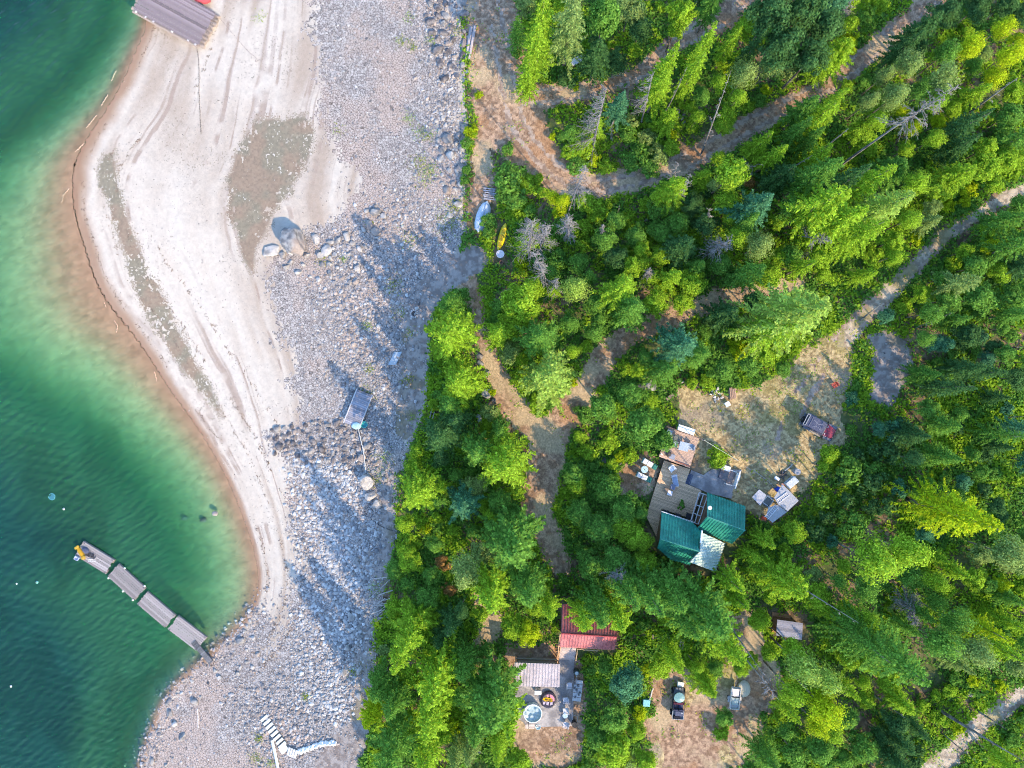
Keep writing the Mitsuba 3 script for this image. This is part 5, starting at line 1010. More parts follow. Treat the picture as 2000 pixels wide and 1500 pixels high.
# glazed lean-to between the roofs
GZ = hz + 2.35; gl = cp(cab, 'glazed_porch', cat([tube([U(x0, y0, GZ), U(x1, y1, GZ)], .05, 4) for x0, y0, x1, y1 in ((1366, 962, 1349, 1018), (1374, 965, 1357, 1021), (1382, 968, 1364, 1024), (1366, 962, 1382, 968), (1359, 986, 1374, 991), (1354, 1002, 1369, 1008), (1349, 1018, 1364, 1024))]), (.52, .52, .55), 'mat_paint')
for (q0, q1, q2, q3) in (((1367, 964), (1373, 966), (1367, 988), (1360, 985)), ((1375, 967), (1381, 969), (1375, 990), (1368, 988)), ((1359, 988), (1366, 990), (1361, 1004), (1355, 1001)), ((1354, 1004), (1360, 1006), (1356, 1019), (1350, 1017)), ((1367, 991), (1373, 993), (1364, 1021), (1358, 1019))):
    part(gl, 'pane', trimesh.Trimesh([U(*q, GZ - .02) for q in (q0, q1, q2, q3)], [[0, 1, 2], [0, 2, 3]], process=False), 'mat_pane')
pf = [U(*q, GZ)[:2] for q in ((1366, 962), (1382, 968), (1364, 1024), (1349, 1018))]
cp(cab, 'porch_floor', prism(Polygon(pf).buffer(-.05), hz - .2, hz + .12), (.075, .07, .085))
# decks of separate planks
UA = ang(.95, .31)
def deck(name, label, pts, z, pitch=.145, rgb=DECK, skirt=.5, jit=.11):
    k = thing(name, label, 'deck'); poly = Polygon([U(a, b, z)[:2] for a, b in pts]).buffer(0); o = np.array(poly.centroid.coords[0])
    Ri = R(-UA)[:2, :2]; q = Polygon([(Ri @ (np.array(c) - o)) for c in poly.exterior.coords]); x0, y0, x1, y1 = q.bounds; y = y0
    while y < y1:
        s = q.intersection(sbox(x0 - 1, y + .008, x1 + 1, y + pitch - .008))
        for g in getattr(s, 'geoms', [s]):
            if g.geom_type == 'Polygon' and g.area > .004: cp(k, 'plank', place(prism(g, -.035, rg.normal() * .0015), o[0], o[1], z, UA), rgb, jit=jit)
        y += pitch
    cp(k, 'frame', prism(poly.buffer(-.03), z - skirt, z - .05), (.13, .10, .08)); return k, poly
DZ = hz + .45; D2 = float(G(1330, 875)[2]) + .85
deck('sun_deck', 'large brown plank deck in front of the cabin', [(1297, 899), (1348, 917), (1338, 944), (1370, 958), (1352, 1014), (1292, 994), (1284, 1052), (1262, 1008)], DZ)
deck('upper_deck', 'smaller raised plank deck above the sun deck', [(1306, 836), (1366, 856), (1347, 914), (1287, 892)], D2, rgb=(.50, .36, .29))
rl = thing('deck_railing', 'dark rail with posts along the top edge of the raised deck', 'railing')
cp(rl, 'top_rail', tube([U(1303, 833, D2 + .7), U(1376, 859, D2 + .7)], .05, 5), (.16, .12, .11))
for t in (0, .33, .66, 1): q = U(1303 + 73 * t, 833 + 26 * t, D2 + .7); cp(rl, 'post', cyl(q[0], q[1], D2 - .6, D2 + .72, .05, n=6), (.16, .12, .11))
rl = thing('deck_edge_beam', 'reddish beam along the joint between the two decks', 'beam'); put(rl, tube([U(1320, 901, D2 + .12), U(1348, 911, D2 + .12)], .07, 5), 'mat_plain', **colored(tube([U(1320, 901, D2 + .12), U(1348, 911, D2 + .12)], .07, 5), (.30, .13, .10)))
def chair(px, py, dx, dy, z, rgb, label, s=.56, group=None, name='garden_chair', legrgb=(.5, .5, .5)):
    at = At(px, py, dx, dy, z=z); k = thing(name, label, 'chair', group)
    cp(k, 'seat', at(bx(0, 0, .42, s, s, .06, .02)), rgb, 'mat_paint'); cp(k, 'backrest', at(bx(-s / 2 - .04, 0, .70, .07, s, .55, .02)), np.array(rgb) * .95, 'mat_paint')
    for q in (-1, 1):
        cp(k, 'armrest', at(bx(.02, q * s * .52, .62, s, .06, .04, .01)), np.array(rgb) * 1.02, 'mat_paint')
        for t in (-1, 1): cp(k, 'leg', at(cyl(t * s * .44, q * s * .5, 0, .62 if t > 0 else .45, .025, n=5)), legrgb)
    return k
def table(px, py, dx, dy, z, L, W, h, rgb, label, name='patio_table', slats=0, category='table'):
    at = At(px, py, dx, dy, z=z); k = thing(name, label, category)
    if slats:
        for i in range(slats): cp(k, 'slat', at(bx(-L / 2 + (i + .5) * L / slats, 0, h, L / slats * .88, W, .04, .006)), rgb, jit=.05)
    else: cp(k, 'top', at(bx(0, 0, h, L, W, .05, .015)), rgb, 'mat_paint')
    for q in (-1, 1):
        for t in (-1, 1): cp(k, 'leg', at(bx(t * L * .44, q * W * .42, h / 2 - .02, .06, .06, h)), (.3, .3, .3))
    return k
def box(px, py, dx, dy, z, L, W, H, rgb, label, name, category, lid=True, mat='mat_paint'):
    at = At(px, py, dx, dy, z=z); k = thing(name, label, category); cp(k, 'body', at(bx(0, 0, H / 2, L, W, H, .02)), rgb, mat)
    if lid: cp(k, 'lid', at(bx(0, 0, H + .03, L + .05, W + .05, .06, .02)), np.clip(np.array(rgb) * 1.12, 0, .85), mat); cp(k, 'handle', at(bx(0, W / 2 + .04, H * .75, L * .3, .04, .04)), (.2, .2, .2))
    return k
gz = float(G(1337, 828)[2]); k = box(1337, 839, .95, .31, gz, 1.85, .68, .85, (.74, .74, .70), 'white lidded chest behind the raised deck', 'white_chest', 'chest')
table(1333, 871, .97, .24, D2, 1.05, .95, .72, (.34, .41, .50), 'square blue-grey table on the raised deck')
chair(1317, 867, .97, .24, D2, (.25, .30, .33), 'grey slatted chair left of the square table')
chair(1347, 872, -.97, -.24, D2, (.38, .44, .52), 'pale blue-grey chair right of the square table')
chair(1320, 855, .2, .9, D2, (.13, .14, .13), 'dark chair above the square table on the raised deck')
at = At(1304, 853, z=D2); k = thing('bucket', 'small pale blue bucket in the left corner of the raised deck', 'bucket'); cp(k, 'body', at(lathe([(0, 0), (.17, 0), (.22, .38), (.19, .38), (.14, .03), (0, .03)], 14)), (.55, .62, .72), 'mat_paint'); cp(k, 'handle', at(tube([[-.2, 0, .38], [-.12, 0, .46], [.12, 0, .46], [.2, 0, .38]], .012, 4)), (.4, .4, .4))
box(1306, 845, .95, .31, D2, .5, .55, .4, (.22, .28, .36), 'slate blue box in the top left corner of the raised deck', 'deck_box', 'box')
at = At(1303, 885, .95, .31, z=D2); k = thing('barbecue', 'dark barbecue at the lower left of the raised deck', 'barbecue'); cp(k, 'bowl', at(lathe([(.0, .55), (.26, .62), (.32, .8), (.30, .95), (.16, 1.06), (0, 1.08)], 16)), (.05, .045, .045), 'mat_paint')
for t in range(3): cp(k, 'leg', at(tube([[.2 * math.cos(t * 2.1), .2 * math.sin(t * 2.1), .6], [.32 * math.cos(t * 2.1), .32 * math.sin(t * 2.1), 0]], .02, 4)), (.06, .06, .06))
table(1311, 891, .95, .31, D2, .62, .55, .5, (.24, .26, .33), 'small grey side table beside the barbecue')
co('white_post', 'short white post at the left edge of the raised deck', 'post', cat([cyl(*U(1292, 887, D2 + .5)[:2], D2, D2 + .9, .06, n=8), bx(*U(1292, 887, D2 + .9)[:2], D2 + .92, .16, .16, .05, .01)]), (.7, .7, .7))
chair(1311, 914, .6, .8, DZ, (.62, .66, .72), 'white and blue armchair at the top of the sun deck', .62, name='armchair')
k = thing('sun_lounger', 'pale blue sun lounger in the middle of the sun deck', 'lounger'); at = At(1317.5, 938, .2, 1, z=DZ); cp(k, 'frame', at(bx(0, 0, .3, 1.35, .62, .06, .015)), (.66, .66, .70), 'mat_paint'); cp(k, 'cushion', at(bx(.1, 0, .37, 1.0, .5, .08, .03)), (.32, .37, .50)); cp(k, 'backrest', at(bx(-.58, 0, .5, .12, .55, .4, .02)), (.62, .60, .68))
for q in (-1, 1):
    for t in (-1, 1): cp(k, 'leg', at(cyl(t * .6, q * .27, 0, .3, .025, n=5)), (.6, .6, .6))
chair(1313, 950, .95, .31, DZ, (.20, .22, .32), 'navy chair with pale frame below the sun lounger', .5, legrgb=(.7, .7, .72))
table(1307, 962, .95, .31, DZ, .55, .55, .45, (.70, .66, .68), 'white stool at the edge of the sunlit deck corner', name='stool', category='stool')
table(1300, 956, .95, .31, DZ, .45, .42, .45, (.20, .15, .11), 'brown side table left of the white stool', name='side_table')
for a, b, l in ((1299, 1000, 'leftmost'), (1322, 1007, 'middle'), (1343, 1006, 'rightmost')): chair(a, b, .31, -.95, DZ, (.035, .035, .04), f'{l} of three black chairs against the cabin wall', .55, 'black chairs against the cabin', legrgb=(.05, .05, .05))
k = thing('potted_plant', 'potted plant with loose leaves on the sun deck', 'plant'); at = At(1329, 985, z=DZ); cp(k, 'pot', at(lathe([(0, 0), (.14, 0), (.2, .28), (.16, .28), (0, .05)], 12)), (.10, .07, .06))
v_, f_, c_ = broadleaf(17, 'G', 1.0, .55, .15, 16, 16, .11); part(k, 'foliage', at(trimesh.Trimesh(v_, f_, process=False)), 'mat_leaf', color=c_)
st = thing('deck_steps', 'dark blue-grey steps from the sun deck down to the concrete pad', 'steps')
for i in range(6): at = At(1341 + i * 2.1, 935 + i * .7 + 1, .95, .31, z=DZ - .07 * i - .05); cp(st, 'tread', at(bx(0, 0, 0, .095, 1.35, .06, .008)), (.10, .12, .18), jit=.1)
def slab(name, label, pts, z, rgbmat='mat_concrete', category='slab', th=.15):
    k = thing(name, label, category); put(k, prism(Polygon([U(a, b, z)[:2] for a, b in pts]).buffer(.05).buffer(-.05), z - th - .3, z), rgbmat); return k
SZ = float(G(1405, 940)[2]) + .14
slab('concrete_pad', 'worn concrete pad right of the deck steps', [(1350, 918), (1374, 928), (1386, 919), (1394, 915), (1449, 918), (1428, 974), (1381, 962), (1370, 957), (1343, 946)], SZ)
at = At(1425, 932, .3, -1, z=SZ); k = thing('swing_bench', 'white framed swing bench on the concrete pad', 'bench')
for i in range(5): cp(k, 'seat_slat', at(bx(0, -.25 + i * .13, .45, 1.35, .1, .03, .005)), (.30, .22, .20), jit=.1)
cp(k, 'backrest', at(bx(0, -.5, .8, 1.5, .09, .5, .02)), WHITE, 'mat_paint')
for s in (-1, 1): cp(k, 'side_frame', at(cat([bx(s * .78, 0, .6, .08, .8, .06), bx(s * .78, .38, .3, .08, .06, .6), bx(s * .78, -.38, .3, .08, .06, .6)])), WHITE, 'mat_paint')
cp(k, 'canopy_bar', at(bx(0, -.6, 1.15, 2.0, .16, .06, .01)), WHITE, 'mat_paint')
box(1415, 913, .95, .31, SZ, .95, .5, .6, (.66, .67, .66), 'white box at the top of the concrete pad', 'storage_box', 'box')
box(1439, 931, .3, -1, SZ, .5, .42, .45, (.60, .64, .66), 'small pale crate right of the swing bench', 'crate', 'crate')
box(1407, 926, .3, -1, SZ, .9, .35, .3, (.14, .14, .17), 'low dark trough left of the swing bench', 'trough', 'trough', lid=False, mat='mat_plain')
# loungers below the shrubs
for a, b, dx, dy, l in ((1267, 905, .86, .5, 'upper white lounger with a green foot end'), (1256, 931, .88, .42, 'lower white lounger with a green foot end')):
    z0 = float(G(a, b)[2]); at = At(a, b, dx, dy, z=z0); k = thing('garden_lounger', l, 'lounger', 'white loungers left of the deck'); cp(k, 'frame', at(bx(.05, 0, .3, 1.85, .62, .05, .01)), (.10, .22, .18), 'mat_paint')
    cp(k, 'head_cushion', at(bx(-.52, 0, .42, .5, .56, .1, .04)), (.72, .70, .70)); cp(k, 'seat_cushion', at(bx(.08, 0, .39, .62, .56, .1, .04)), (.74, .73, .73)); cp(k, 'foot_end', at(bx(.74, 0, .36, .4, .58, .07, .03)), (.05, .20, .17))
    for q in (-1, 1):
        for t in (-1, 1): cp(k, 'leg', at(cyl(t * .8, q * .26, 0, .3, .025, n=5)), (.6, .6, .6))
round_table(1259, 917, .40, .5, (.36, .52, .55), 'round pale teal table between the two white loungers', hole=True)
# clothes line
k = thing('clothes_line', 'white line strung from a post beside the raised deck', 'clothes line'); q0, q1 = U(1376, 860, D2 + 1.0), U(1441, 899, float(G(1441, 899)[2]) + 1.4)
t_ = np.linspace(0, 1, 9); cp(k, 'line', tube(np.outer(1 - t_, q0) + np.outer(t_, q1) - np.c_[0 * t_, 0 * t_, .25 * np.sin(t_ * math.pi)], .022, 4), (.62, .66, .55))
for q in (q0, q1): cp(k, 'post', cyl(q[0], q[1], float(ground(q[0], q[1])) - .3, q[2] + .05, .05, n=6), (.55, .5, .45))
# junk platform: low flat roofed work shelter
JZ = float(G(1522, 975)[2]); J = lambda a, b, dz: U(a, b, JZ + dz)
k = thing('work_shelter', 'low flat grey roofed work shelter cluttered with frames', 'shelter')
for nm, pts, h_, c_ in (('roof_sheet', [(1528, 946), (1541, 958), (1560, 978), (1538, 999), (1520, 985), (1512, 972)], 1.9, (.29, .31, .36)), ('roof_sheet', [(1501, 991), (1519, 986), (1537, 1000), (1509, 1021), (1496, 1010)], 1.78, (.37, .37, .40)), ('side_roof', [(1483, 956), (1497, 967), (1485, 988), (1469, 971)], 1.5, (.32, .34, .41)), ('work_top', [(1499, 966), (1512, 973), (1502, 992), (1489, 984)], 1.2, (.16, .17, .19))):
    cp(k, nm, prism(Polygon([J(*q, h_)[:2] for q in pts]), JZ + h_ - .06, JZ + h_), c_, 'mat_paint')
    for q in pts[::2]: w = J(*q, h_); c0 = np.mean([J(*r_, h_)[:2] for r_ in pts], axis=0); w = w[:2] + (c0 - w[:2]) * .08; cp(k, 'post', cyl(w[0], w[1], JZ - .3, JZ + h_ - .07, .05, n=6), (.2, .18, .17))
def ladder(a, b, w, n, z, label, rgb=(.60, .60, .64)):
    q0, q1 = U(*a, z), U(*b, z); L = np.linalg.norm((q1 - q0)[:2]); an = math.atan2(q1[1] - q0[1], q1[0] - q0[0]); m = (q0 + q1) / 2; k = thing('ladder', label, 'ladder')
    for s in (-1, 1): cp(k, 'rail', place(bx(0, s * w / 2, .04, L, .06, .07), m[0], m[1], z, an), rgb, 'mat_paint')
    for i in range(n): cp(k, 'rung', place(bx(-L / 2 + (i + .5) * L / n, 0, .04, .05, w - .06, .04), m[0], m[1], z, an), rgb, 'mat_paint')
ladder((1519, 979), (1539, 964), .42, 7, JZ + 1.92, 'white ladder lying on the work shelter roof, upper one')
ladder((1496, 1012), (1517, 988), .42, 8, JZ + 1.80, 'white ladder lying on the work shelter roof, lower one')
at = At(1500, 979, .8, .6, z=JZ + 1.25); k = thing('window_frame', 'loose square window frame on the work shelter', 'window frame'); cp(k, 'frame', at(cat([bx(s * .42, 0, .03, .08, .9, .06) for s in (-1, 1)] + [bx(0, s * .42, .03, .76, .08, .06) for s in (-1, 1)])), (.5, .5, .5)); cp(k, 'backing', at(bx(0, 0, .012, .74, .74, .02)), (.06, .065, .06), 'mat_sheen')
box(1542, 941, .75, -.65, JZ, 1.3, .72, .8, (.42, .46, .50), 'pale grey metal cabinet at the top of the work shelter', 'metal_cabinet', 'cabinet')
at = At(1553, 920, z=JZ); k = thing('metal_drum', 'grey drum lying beyond the metal cabinet', 'drum'); cp(k, 'body', at(cyl(0, 0, 0, .8, .32, n=18)), (.28, .29, .33), 'mat_paint'); cp(k, 'lid_rim', at(place(trimesh.creation.torus(.32, .025, major_sections=18, minor_sections=5), 0, 0, .8)), (.36, .37, .41), 'mat_paint')
box(1517, 955, .8, -.6, JZ, .5, .42, .5, (.02, .06, .42), 'bright blue plastic box in front of the work shelter', 'blue_box', 'box')
box(1516, 934, .9, .5, JZ, .5, .3, .3, (.66, .66, .70), 'small white tub above the blue box', 'white_tub', 'tub')
box(1490, 1011, .9, .3, JZ, .5, .35, .4, (.42, .07, .04), 'red fuel can below the work shelter', 'fuel_can', 'can')
box(1527, 946, .9, .3, JZ, .3, .25, .3, (.45, .24, .18), 'small reddish crate beside the blue box', 'red_crate', 'crate')
rope('pair of pale pipes lying above the work shelter', [(1526, 925), (1537, 916), (1547, 907)], .06, (.48, .46, .47), name='pipe', dz=.1, category='pipe')
rope('thin pale cable crossing the yard to the work shelter', [(1455, 911), (1475, 922), (1492, 933), (1506, 945), (1511, 951)], .03, (.45, .42, .40), name='cable', category='cable')
co('tool_heap', 'heap of dark tools left of the drum', 'tools', (lambda p: cat([tube([p + [math.cos(i) * .5, math.sin(i) * .5, .1 + .03 * i], p + [-math.cos(i) * .45, -math.sin(i) * .5, .2]], .05, 5) for i in range(9)]))(G(1527, 927)), (.11, .10, .10))
# yard odds and ends
k = thing('stone_stack', 'ring shaped heap of pale stones at the top of the clearing', 'stone heap'); p0 = G(1399, 771)
for i in range(22):
    t = i * .72; r_ = .25 + .45 * rg.random(); m_ = rock_mesh(700 + i, _ico1); m_.apply_scale(.16 + .06 * rg.random()); cp(k, 'stone', place(m_, p0[0] + r_ * math.cos(t), p0[1] + 1.2 * r_ * math.sin(t), p0[2] + .08 + .12 * (i % 3), t), (.48, .44, .42), jit=.15)
k = thing('firewood_stack', 'short stack of split firewood at the top of the clearing', 'firewood'); at = At(1429, 769, .1, 1)
for i in range(4):
    for j in range(3): cp(k, 'log', at(place(trimesh.creation.cylinder(.085, 1.1 + .1 * rg.normal(), sections=7, transform=trimesh.transformations.rotation_matrix(math.pi / 2, (0, 1, 0))), .05 * rg.normal(), -.27 + .18 * i, .1 + .17 * j)), (.40, .27, .20), jit=.2)
box(1419, 789, .85, -.5, float(G(1419, 789)[2]), .48, .48, .4, (.74, .74, .72), 'white cube shaped cooler below the firewood', 'cooler', 'cooler')
table(1307, 775, .8, -.6, float(G(1307, 775)[2]), 1.0, .35, .42, (.24, .19, .15), 'rough brown bench at the left end of the clearing', name='bench', slats=3, category='bench')
chair(1626, 752, -.8, .5, float(G(1626, 752)[2]), (.44, .09, .06), 'small red chair at the right edge of the clearing', .5, name='red_chair', legrgb=(.3, .1, .08))
box(1124, 122, .9, -.35, float(G(1124, 122)[2]), 1.6, .7, .4, (.52, .52, .55), 'grey upturned dinghy shaped trunk under the roadside trees', 'grey_chest', 'chest')
# -- brown shed in the lower wood
sz = float(G(1525, 1212)[2]); k = thing('brown_shed', 'small brown shed with a weathered grey roof', 'shed')
rt = [U(a, b, sz + 2.2) for a, b in ((1518, 1210), (1568, 1217), (1566, 1250), (1516, 1241))]
for i in range(9):
    u0, u1 = i / 9 + .003, (i + 1) / 9 - .003; L_ = lambda u, A, B: A + (B - A) * u
    q = [L_(u0, rt[0], rt[3]), L_(u0, rt[1], rt[2]), L_(u1, rt[1], rt[2]), L_(u1, rt[0], rt[3])]; cp(k, 'roof_board', prism(Polygon([w[:2] for w in q]), sz + 2.16, sz + 2.22 + .01 * (i % 2)), (.24, .24, .30), jit=.18)
wl = Polygon([w[:2] for w in rt]).buffer(-.25, join_style=2); cp(k, 'wall', prism(wl, sz - .5, sz + 2.13), (.21, .105, .06))
cc = list(wl.exterior.coords)[:4]
for i in range(4):
    (x0, y0), (x1, y1) = cc[i], cc[(i + 1) % 4]; n_ = 10; an = math.atan2(y1 - y0, x1 - x0); L0 = math.hypot(x1 - x0, y1 - y0)
    for j in range(n_): t = (j + .5) / n_; cp(k, 'wall_board', place(bx(0, 0, sz + .82, L0 / n_ * .9, .05, 2.6), x0 + (x1 - x0) * t, y0 + (y1 - y0) * t, 0, an), (.23, .115, .065), jit=.12)
slab('shed_floor', 'brown board platform around the brown shed', [(1509, 1196), (1552, 1201), (1576, 1222), (1560, 1235), (1508, 1235)], sz + .12, 'mat_brown', 'platform', .06)
scene['mat_brown'] = {'type': 'twosided', 'bsdf': {'type': 'diffuse', 'reflectance': {'type': 'rgb', 'value': [.50, .24, .13]}}}
# -- timber steps on the slope
k = thing('timber_steps', 'flight of log steps right of the red roof', 'steps')
for i in range(12): at = At(1274 + i * 5.4, 1248 + i * .9, -.12, 1); cp(k, 'tread', at(place(trimesh.creation.cylinder(.11, 1.15, sections=8, transform=trimesh.transformations.rotation_matrix(math.pi / 2, (0, 1, 0))), 0, 0, .16)), (.38, .31, .27), jit=.18)
# ---------------------------------------------------------------- red roofed house, concrete patio and pink roofed shed
rz = float(G(1120, 1255)[2]); rh = thing('red_house', 'house with dark red metal roof half hidden by trees', 'house')
RR = [(1096, 1237, rz + 4.3), (1205, 1244, rz + 4.3)]
R1, _ = roof_face(rh, RR, (1098, 1180, rz + 2.7), [(1098, 1180), (1204, 1184), (1205, 1244), (1096, 1237)], 'mat_red_roof')
R2, _ = roof_face(rh, RR, (1094, 1263, rz + 3.3), [(1096, 1237), (1205, 1244), (1200, 1269), (1093, 1263)], 'mat_red_roof')
cp(rh, 'wall', hull_wall(R1 + R2[2:], rz - .6), (.30, .25, .20)); cp(rh, 'ridge_cap', tube([U(*RR[0]) + [0, 0, .05], U(*RR[1]) + [0, 0, .05]], .09, 6), (.32, .05, .06), 'mat_paint')
cp(rh, 'fascia', tube([R2[3] + [0, 0, -.1], R2[2] + [0, 0, -.1]], .08, 4), (.50, .22, .18)); cp(rh, 'side_trim', tube([U(1094, 1238, rz + 4.2), U(1088, 1294, rz + 1.2)], .07, 5), (.55, .33, .20))
PZ = float(G(1060, 1380)[2]) + .12
slab('patio', 'large grey concrete patio with the hot tub', [(1003, 1300), (1092, 1296), (1092, 1284), (1122, 1284), (1119, 1418), (1034, 1421), (1008, 1400)], PZ)
k = thing('patio_stairs', 'wooden stairs from the red house down to the patio', 'stairs')
for i in range(9): at = At(1110 - i * .35, 1266 + i * 2.6, 1, .03, z=PZ + 1.1 - .12 * i); cp(k, 'tread', at(bx(0, 0, 0, 1.75, .16, .06, .008)), (.50, .42, .40), jit=.08)
k = thing('stair_rail', 'orange-brown handrail left of the patio stairs', 'railing'); cp(k, 'rail', tube([U(1095, 1262, PZ + 2.0), U(1089, 1296, PZ + .95)], .06, 5), (.52, .30, .17))
for t in (0, .5, 1): q = U(1095 - 6 * t, 1262 + 34 * t, PZ + 2.0 - 1.05 * t); cp(k, 'post', cyl(q[0], q[1], PZ - .2, q[2], .05, n=6), (.48, .28, .16))
k = thing('corner_rail', 'pale wooden rail turning the corner right of the patio stairs', 'railing'); cp(k, 'rail', tube([U(1125, 1290, PZ + 1.6), U(1128, 1268, PZ + 2.0), U(1168, 1271, PZ + 2.0)], .06, 5), (.55, .40, .26))
for a, b in ((1125, 1290), (1128, 1268), (1168, 1271)): q = U(a, b, PZ + 1.8); cp(k, 'post', cyl(q[0], q[1], PZ - .4, q[2], .05, n=6), (.5, .36, .24))
sh = thing('pink_roofed_shed', 'open shed with a pale pink ribbed metal roof', 'shed'); S1, _ = roof_face(sh, [(1005, 1294, PZ + 2.9), (1094, 1297, PZ + 2.9)], (1050, 1342, PZ + 2.35), [(1005, 1294), (1094, 1297), (1093, 1342), (1004, 1340)], 'mat_pink_roof', 1.0, .31)
cp(sh, 'rear_wall', tube([S1[0] * [1, 1, 0] + [.1, -.15, PZ + 1.2], S1[1] * [1, 1, 0] + [-.1, -.15, PZ + 1.2]], .08, 4), (.3, .25, .2))
for q in S1: cp(sh, 'post', cyl(q[0] + (.15 if q is S1[0] or q is S1[3] else -.15), q[1] + (-.2 if q is S1[0] or q is S1[1] else .2), PZ - .1, q[2] - .1, .07, n=6), (.36, .24, .18))
cp(sh, 'wall', prism(Polygon([(S1[0][0] + .25, S1[0][1] - .35), (S1[1][0] - .25, S1[1][1] - .35), (S1[1][0] - .25, S1[1][1] - .5), (S1[0][0] + .25, S1[0][1] - .5)]), PZ - .1, PZ + 2.6), (.30, .23, .19))
box(1050, 1346, 1, 0, PZ, .7, .4, 1.0, (.74, .75, .74), 'white cupboard under the lower eave of the pink roof', 'cupboard', 'cupboard')
# hot tub
at = At(1040, 1388, z=PZ); k = thing('hot_tub', 'round pale blue hot tub on the patio', 'hot tub')
cp(k, 'shell', at(lathe([(0, .25), (.62, .25), (.70, .42), (.88, .50), (.93, .74), (1.0, .80), (1.02, .74), (1.02, 0)], 30)), (.36, .45, .47), 'mat_sheen')
for i in range(4): t = i * 1.4 + .4; cp(k, 'seat', at(place(cyl(0, 0, .25, .46, .21, n=14), .56 * math.cos(t), .56 * math.sin(t))), (.44, .53, .56), 'mat_sheen')
cp(k, 'rim', at(place(trimesh.creation.torus(1.0, .05, major_sections=30, minor_sections=7), 0, 0, .79)), (.70, .74, .76), 'mat_paint')
part(k, 'water', at(lathe([(0, .55), (.89, .55)], 30)), 'mat_pane'); cp(k, 'headrest', at(bx(-.72, -.05, .82, .3, .38, .1, .03), rot=.3), (.70, .74, .80), 'mat_paint')
at = At(1032, 1410, .05, 1, z=PZ); co('tub_handrail', 'black handrail post at the foot of the hot tub', 'handrail', at(cat([tube([[0, 0, 0], [0, 0, .95], [.35, 0, 1.0]], .035, 6), cyl(0, 0, 0, .03, .09)])), BLACK, 'mat_paint')
st = thing('tub_steps', 'pale wooden steps at the lower left patio corner', 'steps')
for i in range(4): at = At(1035, 1417 + i * 4.2, 1, 0, z=PZ - .02 - .1 * i); cp(st, 'tread', at(bx(0, 0, 0, 1.05, .24, .06, .01)), (.58, .48, .44), jit=.06)
at = At(1051, 1419, z=PZ - .1); k = thing('foot_basin', 'small pale blue foot basin at the patio edge', 'basin'); cp(k, 'bowl', at(lathe([(0, .03), (.2, .03), (.28, .16), (.3, .15), (.22, 0), (0, 0)], 16)), (.50, .66, .70), 'mat_paint'); cp(k, 'rim', at(place(trimesh.creation.torus(.29, .02, major_sections=16, minor_sections=5), 0, 0, .16)), (.62, .74, .77), 'mat_paint')
# towable tube with its printed cover
at = At(1071, 1366, 1, .12, z=PZ); k = thing('towable_tube', 'black and pink inflatable towing tube with yellow lettering', 'towable tube')
def tube_poly(n=40): t = np.linspace(0, 2 * math.pi, n, endpoint=False); return np.c_[.86 * np.cos(t) * (1 - .12 * np.sin(t)), .92 * np.sin(t) + .04]
outl = tube_poly(); rr_ = [(1.0, .0), (1.06, .14), (1.0, .30), (.82, .38), (.5, .34), (.0, .30)]
v_ = np.vstack([np.c_[outl * s_, np.full(40, h_)] for s_, h_ in rr_]); f_ = [[i * 40 + j, i * 40 + (j + 1) % 40, (i + 1) * 40 + (j + 1) % 40] for i in range(5) for j in range(40)] + [[i * 40 + j, (i + 1) * 40 + (j + 1) % 40, (i + 1) * 40 + j] for i in range(5) for j in range(40)]
cp(k, 'body', at(trimesh.Trimesh(v_, f_, process=False)), (.035, .03, .05), 'mat_paint')
pp = lambda pts, z=.39: prism(Polygon(pts), z - .05, z)
cp(k, 'pink_panel', at(pp([(.05, .72), (.34, .68), (.6, .4), (.68, .05), (.42, -.02), (.28, .3), (.1, .42)])), (.60, .26, .34)); cp(k, 'pink_panel', at(pp([(-.3, .6), (-.1, .72), (-.02, .44), (-.22, .36)])), (.58, .28, .38))
cp(k, 'yellow_band', at(pp([(-.66, .06), (-.58, .26), (-.2, .34), (.22, .32), (.48, .18), (.44, -.06), (0, -.02), (-.4, -.1)], .40)), (.62, .40, .02))
m_ = meshkit.text_mesh('MACH', .20, .02, bold=True); m_.apply_translation((-.42, .02, .402)); cp(k, 'lettering', at(m_), (.05, .03, .06))
for i, q in enumerate(([(-.6, -.2), (-.3, -.14), (-.36, -.45), (-.55, -.5)], [(-.2, -.14), (.1, -.12), (.04, -.5), (-.2, -.48)], [(.2, -.14), (.5, -.1), (.5, -.4), (.25, -.5)])): cp(k, 'grey_panel', at(pp(q)), (.46, .40, .50))
cp(k, 'white_edge', at(tube(np.c_[tube_poly()[26:40:2] * 1.04, np.full(7, .12)], .045, 5)), (.7, .7, .72))
# long table, chairs, barrels
table(1127, 1344, .12, -1, PZ, 2.4, .95, .74, (.44, .45, .48), 'long grey patio table set with dark things', name='dining_table', slats=5)
rg2 = np.random.default_rng(4)
for i in range(9): at = At(1127 + rg2.normal() * 3 + 1, 1326 + i * 4.4, z=PZ + .765); cp(thing('table_thing', 'small dark object on the long patio table', 'tableware', 'dark things on the long table'), 'body', at(bx(0, 0, .07, .16 + .1 * rg2.random(), .14 + .1 * rg2.random(), .13, .02), rot=rg2.random()), (.10, .11, .13), 'mat_paint')
for a, b, c_, l, rot in ((1112, 1335, (.50, .50, .55), 'pale chair pulled up to the long patio table', (1, 0)), (1104, 1364, (.48, .48, .53), 'uppermost of three pale chairs along the patio edge', (-1, .05)), (1104, 1385, (.52, .53, .56), 'middle of three pale chairs along the patio edge', (-1, .05)), (1104, 1412, (.52, .50, .54), 'lowest of three pale chairs along the patio edge', (-1, -.3))): chair(a, b, rot[0], rot[1], PZ, c_, l, .58, name='patio_chair')
round_table(1104, 1398, .29, .5, (.36, .50, .66), 'small round blue table between two patio chairs', dz=PZ, name='side_table')
